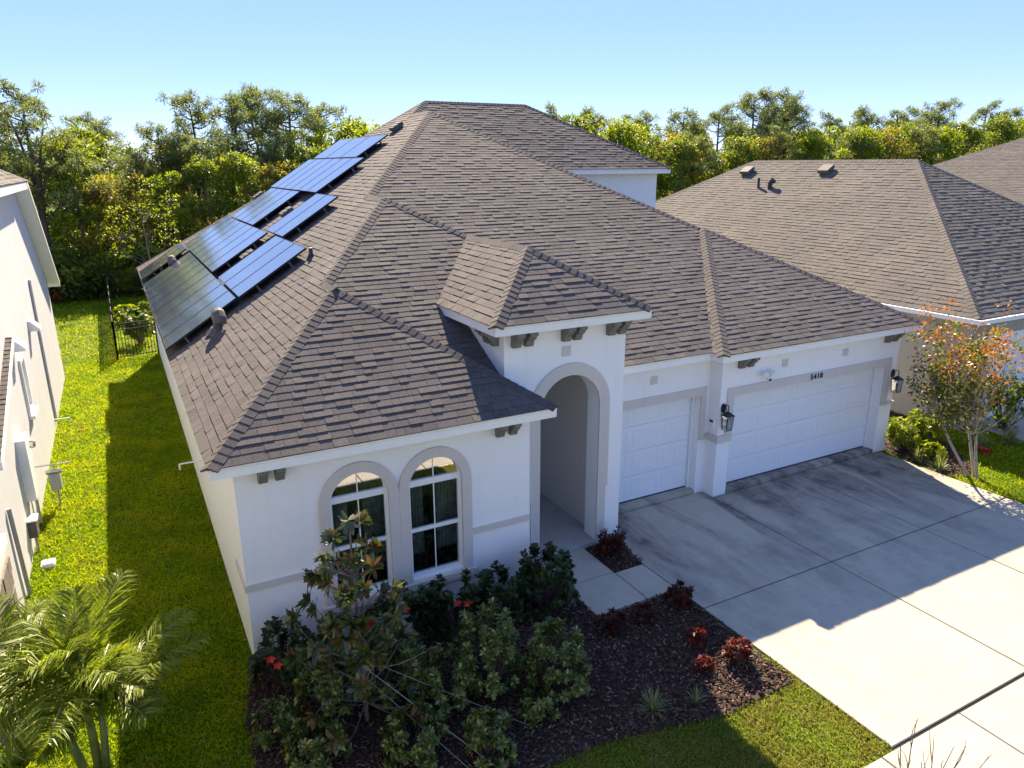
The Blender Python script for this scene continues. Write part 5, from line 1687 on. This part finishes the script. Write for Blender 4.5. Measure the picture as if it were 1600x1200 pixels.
tuft('grass_tuft', (5.02, -3.55, GZ), 'smaller pale spiky tuft at the lawn edge of the mulch', 62, 45, 0.30, 0.010)
tuft('grass_tuft', (15.28, -0.35, GZ), 'sunlit yellow-green tuft at the corner of the driveway bed', 63, 150, 0.5, 0.014)
tuft('grass_tuft', (15.35, 0.25, GZ), 'green tuft behind the sunlit one beside the driveway', 64, 120, 0.5, 0.014)
tuft('grass_tuft', (17.6, 0.1, GZ), 'left strappy tuft before the tan house', 65, 130, 0.6, 0.02)
tuft('grass_tuft', (18.5, -0.15, GZ), 'right strappy tuft before the tan house', 66, 130, 0.6, 0.02)

# tree stake ropes
for i, (a, b, lab) in enumerate([((1.05, -1.75, 0.75), (2.3, -3.5, GZ), 'green guy rope running from the magnolia to the lower right'), ((1.05, -1.75, 0.85), (3.0, -3.0, GZ), 'upper thin guy rope of the magnolia'),
                                 ((1.1, -1.8, 0.55), (2.05, -3.6, GZ), 'lower thin guy rope beside the green one')]):
    MB().tube([a, b], 0.006 if i == 0 else 0.004, 5).build('guy_rope', M['rope'], label=lab, category='rope')

# shrubs on the right of the garage
for i, (x, y, rx, ry, h, n, lab) in enumerate([(15.75, 0.9, 0.45, 0.45, 0.75, 40, 'leafy green shrub at the corner of the wide garage'), (16.55, 0.95, 0.5, 0.45, 0.8, 44, 'leafy green shrub between garage and tan house'),
                                                (15.6, 0.1, 0.3, 0.3, 0.4, 20, 'low green shrub in front of the garage corner bed'), (19.35, 0.5, 0.5, 0.5, 1.4, 46, 'tall green shrub at the right edge by the tan house')]):
    plant('green_shrub', (x, y, GZ), lab, 'shrub', 620 + i, lambda r, rx=rx, ry=ry, h=h, n=n: dome_tips(r, n, 0, 0, 0, rx, ry, h, 0.3), [('foliage', 'oak_lime', 1.0)], 0.12, 0.06, 9, group='green shrubs beside the garage', lower=0.8)
pr = plant('red_flower', (17.3, -0.2, GZ), 'single orange-red flower clump in the turf by the crape myrtle', 'flower', 640, lambda r: dome_tips(r, 7, 0, 0, 0, 0.13, 0.13, 0.16, 0.5), [('petals', 'red', 1.0)], 0.08, 0.05, 6)

# crape myrtle
def crape(loc, label, seed, H, R, ntr, lean, nb):
    t = empty('crape_myrtle', loc, label=label, category='tree')
    rng = np.random.default_rng(seed)
    wood = MB(); L3 = [Leaves(), Leaves(), Leaves()]
    for k in range(ntr):
        a = k * 2.1 + 0.4
        b = np.array([0.09 * math.cos(a), 0.09 * math.sin(a), 0])
        tp_ = np.array([lean[0] + R * 0.42 * math.cos(a), lean[1] + R * 0.42 * math.sin(a), H * 0.62])
        lp = limb(wood, b, tp_, 0.038, 0.022, rng, 6, 0.04)
        for q in range(nb):
            j = lp[rng.integers(3, 7)]
            an = rng.uniform(0, 6.28)
            tip = np.array([lean[0] + R * rng.uniform(0.2, 1.0) * math.cos(an), lean[1] + R * rng.uniform(0.2, 1.0) * math.sin(an), H * rng.uniform(0.40, 1.0)])
            l2_ = limb(wood, j, tip, 0.014, 0.004, rng, 4, 0.08)
            for w_ in range(4):
                c = l2_[rng.integers(2, 5)] + rng.normal(0, 0.16, 3)
                n = int(16 * rng.uniform(0.5, 1.6))
                d = rand_dirs(n, 0.1, rng)
                P = c + d * rng.uniform(0.02, 0.24, n)[:, None]
                # autumn colour turns from the sunny top and right inwards
                score = (c[2] / H - 0.72) * 1.6 + (c[0] - lean[0]) * 0.28 + rng.normal(0, 0.34)
                sel = 2 if score > 1.0 else (1 if score > 0.15 else 0)
                L3[sel].add(P, norm(d + rng.normal(0, 0.5, (n, 3))), rand_dirs(n, 0.8, rng), rng.uniform(0.06, 0.11, n), rng.uniform(0.038, 0.06, n), np.clip(rng.normal(0.5, 0.25, n), 0, 1))
    link('trunk', wood.mesh('trunk', M['bark_pale']), t, local=True)
    for lv, nm_, mt in zip(L3, ('green_foliage', 'orange_foliage', 'red_foliage'), ('crape_g', 'crape_o', 'crape_r')):
        if lv.V:
            link(nm_, lv.mesh(nm_, M[mt]), t, local=True)
crape((15.62, -0.95, GZ), 'crape myrtle with orange autumn leaves and three pale trunks beside the driveway', 31, 3.45, 1.30, 3, (-0.15, 0.55), 26)
crape((19.6, -1.6, GZ), 'second crape myrtle cut by the right edge of the picture', 32, 3.2, 1.0, 3, (-0.3, 0.3), 18)

# palms at the lower left
def palm(loc, label, seed, fronds, stems):
    t = empty('palm', loc, label=label, category='palm', group='clumping palms at the lower left')
    rng = np.random.default_rng(seed)
    st = MB(); ra = MB(); lv = Leaves(); dead = Leaves()
    for (sx, sy, h, r) in stems:
        st.tube([(sx * 0.5, sy * 0.5, -0.05), (sx * 0.9, sy * 0.9, h * 0.5), (sx, sy, h)], [r * 1.25, r, r * 0.8], 9)
    for (si, az, el, L, dr, isdead) in fronds:
        sx, sy, h, r = stems[si]
        d = np.array([math.cos(az) * math.cos(el), math.sin(az) * math.cos(el), math.sin(el)])
        hz = np.array([math.cos(az), math.sin(az), 0.0])
        b = np.array([sx, sy, h - 0.05])
        n = 14
        pts = [b + d * (L * i / n) + hz * 0.10 * L * (i / n) ** 2 + np.array([0, 0, -dr * L * (i / n) ** 2]) for i in range(n + 1)]
        ra.tube(pts, [0.016 * (1 - 0.8 * i / n) + 0.002 for i in range(n + 1)], 5, cap=False)
        pp = np.array(pts)
        for s in (-1, 1):
            k = 62
            f = np.linspace(0.16, 1.0, k)
            i0 = np.minimum((f * n).astype(int), n - 1); fr = f * n - i0
            P = pp[i0] + (pp[i0 + 1] - pp[i0]) * fr[:, None]
            T = norm(pp[i0 + 1] - pp[i0])
            side = norm(np.cross(T, np.array([0, 0, 1.0])))
            upv = np.cross(side, T)
            D = T * 0.75 + side * s * 0.9 + upv * (rng.normal(0.28, 0.16, k))[:, None]
            ln = 0.43 * np.sin(np.pi * np.clip(0.16 + 0.8 * f, 0, 1)) ** 0.7 * rng.uniform(0.85, 1.15, k)
            (dead if isdead else lv).add(P, D, upv + rng.normal(0, 0.35, (k, 3)), ln, 0.021, np.clip(rng.normal(0.5, 0.25, k), 0, 1), 0.3)
    link('stem', st.mesh('stem', M['palm_stem'], True), t, local=True)
    link('frond_stalk', ra.mesh('frond_stalk', M['palm_stem'], True), t, local=True)
    link('leaflets', lv.mesh('leaflets', M['palm']), t, local=True)
    if dead.V:
        link('dry_leaflets', dead.mesh('dry_leaflets', M['palm_dead']), t, local=True)
r_ = random.Random(3)
stems1 = [(0.0, 0.0, 1.25, 0.045), (0.14, -0.10, 1.0, 0.04), (-0.28, 0.05, 1.2, 0.045)]
fr1 = [(0, 0.95, 1.02, 1.55, 0.30, 0), (1, 0.35, 0.75, 1.35, 0.22, 0), (1, 0.05, 0.6, 1.3, 0.25, 0), (0, 2.2, 1.05, 1.4, 0.45, 0), (0, 1.5, 1.25, 1.3, 0.25, 0), (2, 2.9, 0.9, 1.3, 0.5, 0), (2, 1.9, 0.85, 1.2, 0.5, 0), (1, -0.9, 0.7, 0.9, 0.6, 0), (2, 3.7, 0.8, 1.1, 0.6, 0),
       (0, 0.45, 0.35, 0.9, 0.6, 0), (1, -1.8, 0.9, 0.8, 0.5, 0), (0, -0.4, 0.1, 0.7, 0.6, 1), (2, -2.4, 0.6, 0.9, 0.5, 0), (1, 1.2, 0.2, 0.7, 0.7, 0), (2, 1.1, 1.2, 1.2, 0.4, 0)] + [(i % 3, r_.uniform(0, 6.28), r_.uniform(0.35, 1.3), r_.uniform(0.8, 1.25), r_.uniform(0.25, 0.5), 0) for i in range(16)]
palm((-1.98, -0.95, GZ), 'clumping palm with arching fronds reaching over the sunny lawn', 41, fr1, stems1)
stems2 = [(0.0, 0.0, 1.2, 0.05), (-0.2, -0.1, 1.0, 0.045)]
fr2 = [(0, r_.uniform(0, 6.28), r_.uniform(0.5, 1.2), r_.uniform(0.9, 1.3), r_.uniform(0.3, 0.6), 0) for _ in range(9)] + [(1, r_.uniform(0, 6.28), r_.uniform(0.3, 1.0), 0.9, 0.5, int(i == 0)) for i in range(5)]
palm((-2.72, -0.35, GZ), 'second palm clump cut by the left edge of the picture', 42, fr2, stems2)
plant('bromeliad', (-2.78, 1.9, GZ), 'red bromeliad between the palms and the pale wall', 'plant', 650, lambda r: dome_tips(r, 5, 0, 0, 0, 0.12, 0.12, 0.3, 0.5), [('foliage', 'redleaf', 1.0)], 0.2, 0.04, 9)
plant('leafy_bush', (-2.75, 0.75, GZ), 'bright green bush behind the palms beside the pale wall', 'shrub', 651, lambda r: dome_tips(r, 40, 0, 0, 0, 0.35, 0.55, 0.8, 0.3), [('foliage', 'oak_lime', 1.0)], 0.11, 0.05, 9)

# back yard plants beyond the fence
for i, (x, y, rx, ry, h, n, mt, lab) in enumerate([(-0.55, 23.0, 0.5, 0.5, 1.3, 46, 'palmetto', 'dark shrub just inside the fence against the house'), (-0.9, 27.8, 0.55, 0.8, 0.7, 40, 'oak_lime', 'lime yellow shrub in the back yard border'),
                                                    (0.2, 28.6, 0.5, 0.7, 0.9, 40, 'oak_lime', 'second lime yellow shrub behind the roof corner'), (-0.3, 25.3, 0.5, 0.7, 0.6, 36, 'oak_lime', 'bright green ground shrub beyond the fence gate')]):
    plant('yard_shrub', (x, y, GZ), lab, 'shrub', 660 + i, lambda r, rx=rx, ry=ry, h=h, n=n: dome_tips(r, n, 0, 0, 0, rx, ry, h, 0.3), [('foliage', mt, 1.0)], 0.16, 0.09, 9, group='shrubs in the back yard', lower=0.9)
for i, (x, y) in enumerate([(-4.0, 35.4), (-4.5, 37.6)]):
    plant('flowering_shrub', (x, y, GZ), ['red-flowering shrub at the corner of the pale house beyond the lawn', 'taller red-flowering shrub behind the pale house corner'][i], 'shrub', 680 + i, lambda r, i=i: dome_tips(r, 30, 0, 0, 0, 0.5, 0.5, 0.8 + i * 1.6, 0.4), [('foliage', 'hibiscus', 0.65), ('blossom', 'red', 0.35)], 0.18, 0.11, 9, lower=0.9)

# bare twigs of a small tree on the verge, close to the camera
tw = empty('bare_sapling', (3.8, -7.2, GZ), label='leafless sapling whose twig tips rise over the sidewalk at lower right', category='sapling')
rng_ = np.random.default_rng(9)
w_ = MB()
limb(w_, (0, 0, 0), (0.0, 0.0, 1.6), 0.024, 0.016, rng_, 5, 0.02)
for (dx, dy, z1) in [(-0.36, 0.0, 3.24), (-0.45, 0.03, 3.08), (-0.14, -0.02, 3.0), (0.19, 0.0, 2.77), (0.42, 0.03, 2.65), (0.73, 0.0, 2.44), (-0.3, -0.05, 2.9)]:
    lp = limb(w_, (0.0, 0.0, 1.5), (dx, dy, z1), 0.010, 0.0025, rng_, 6, 0.05)
    for q in range(5):
        j = lp[2 + q % 4]
        limb(w_, j, j + np.array([rng_.normal(0, 0.07), rng_.normal(0, 0.04), rng_.uniform(0.15, 0.32)]), 0.004, 0.0016, rng_, 3, 0.06)
link('twigs', w_.mesh('twigs', M['bark_grey']), tw, local=True)
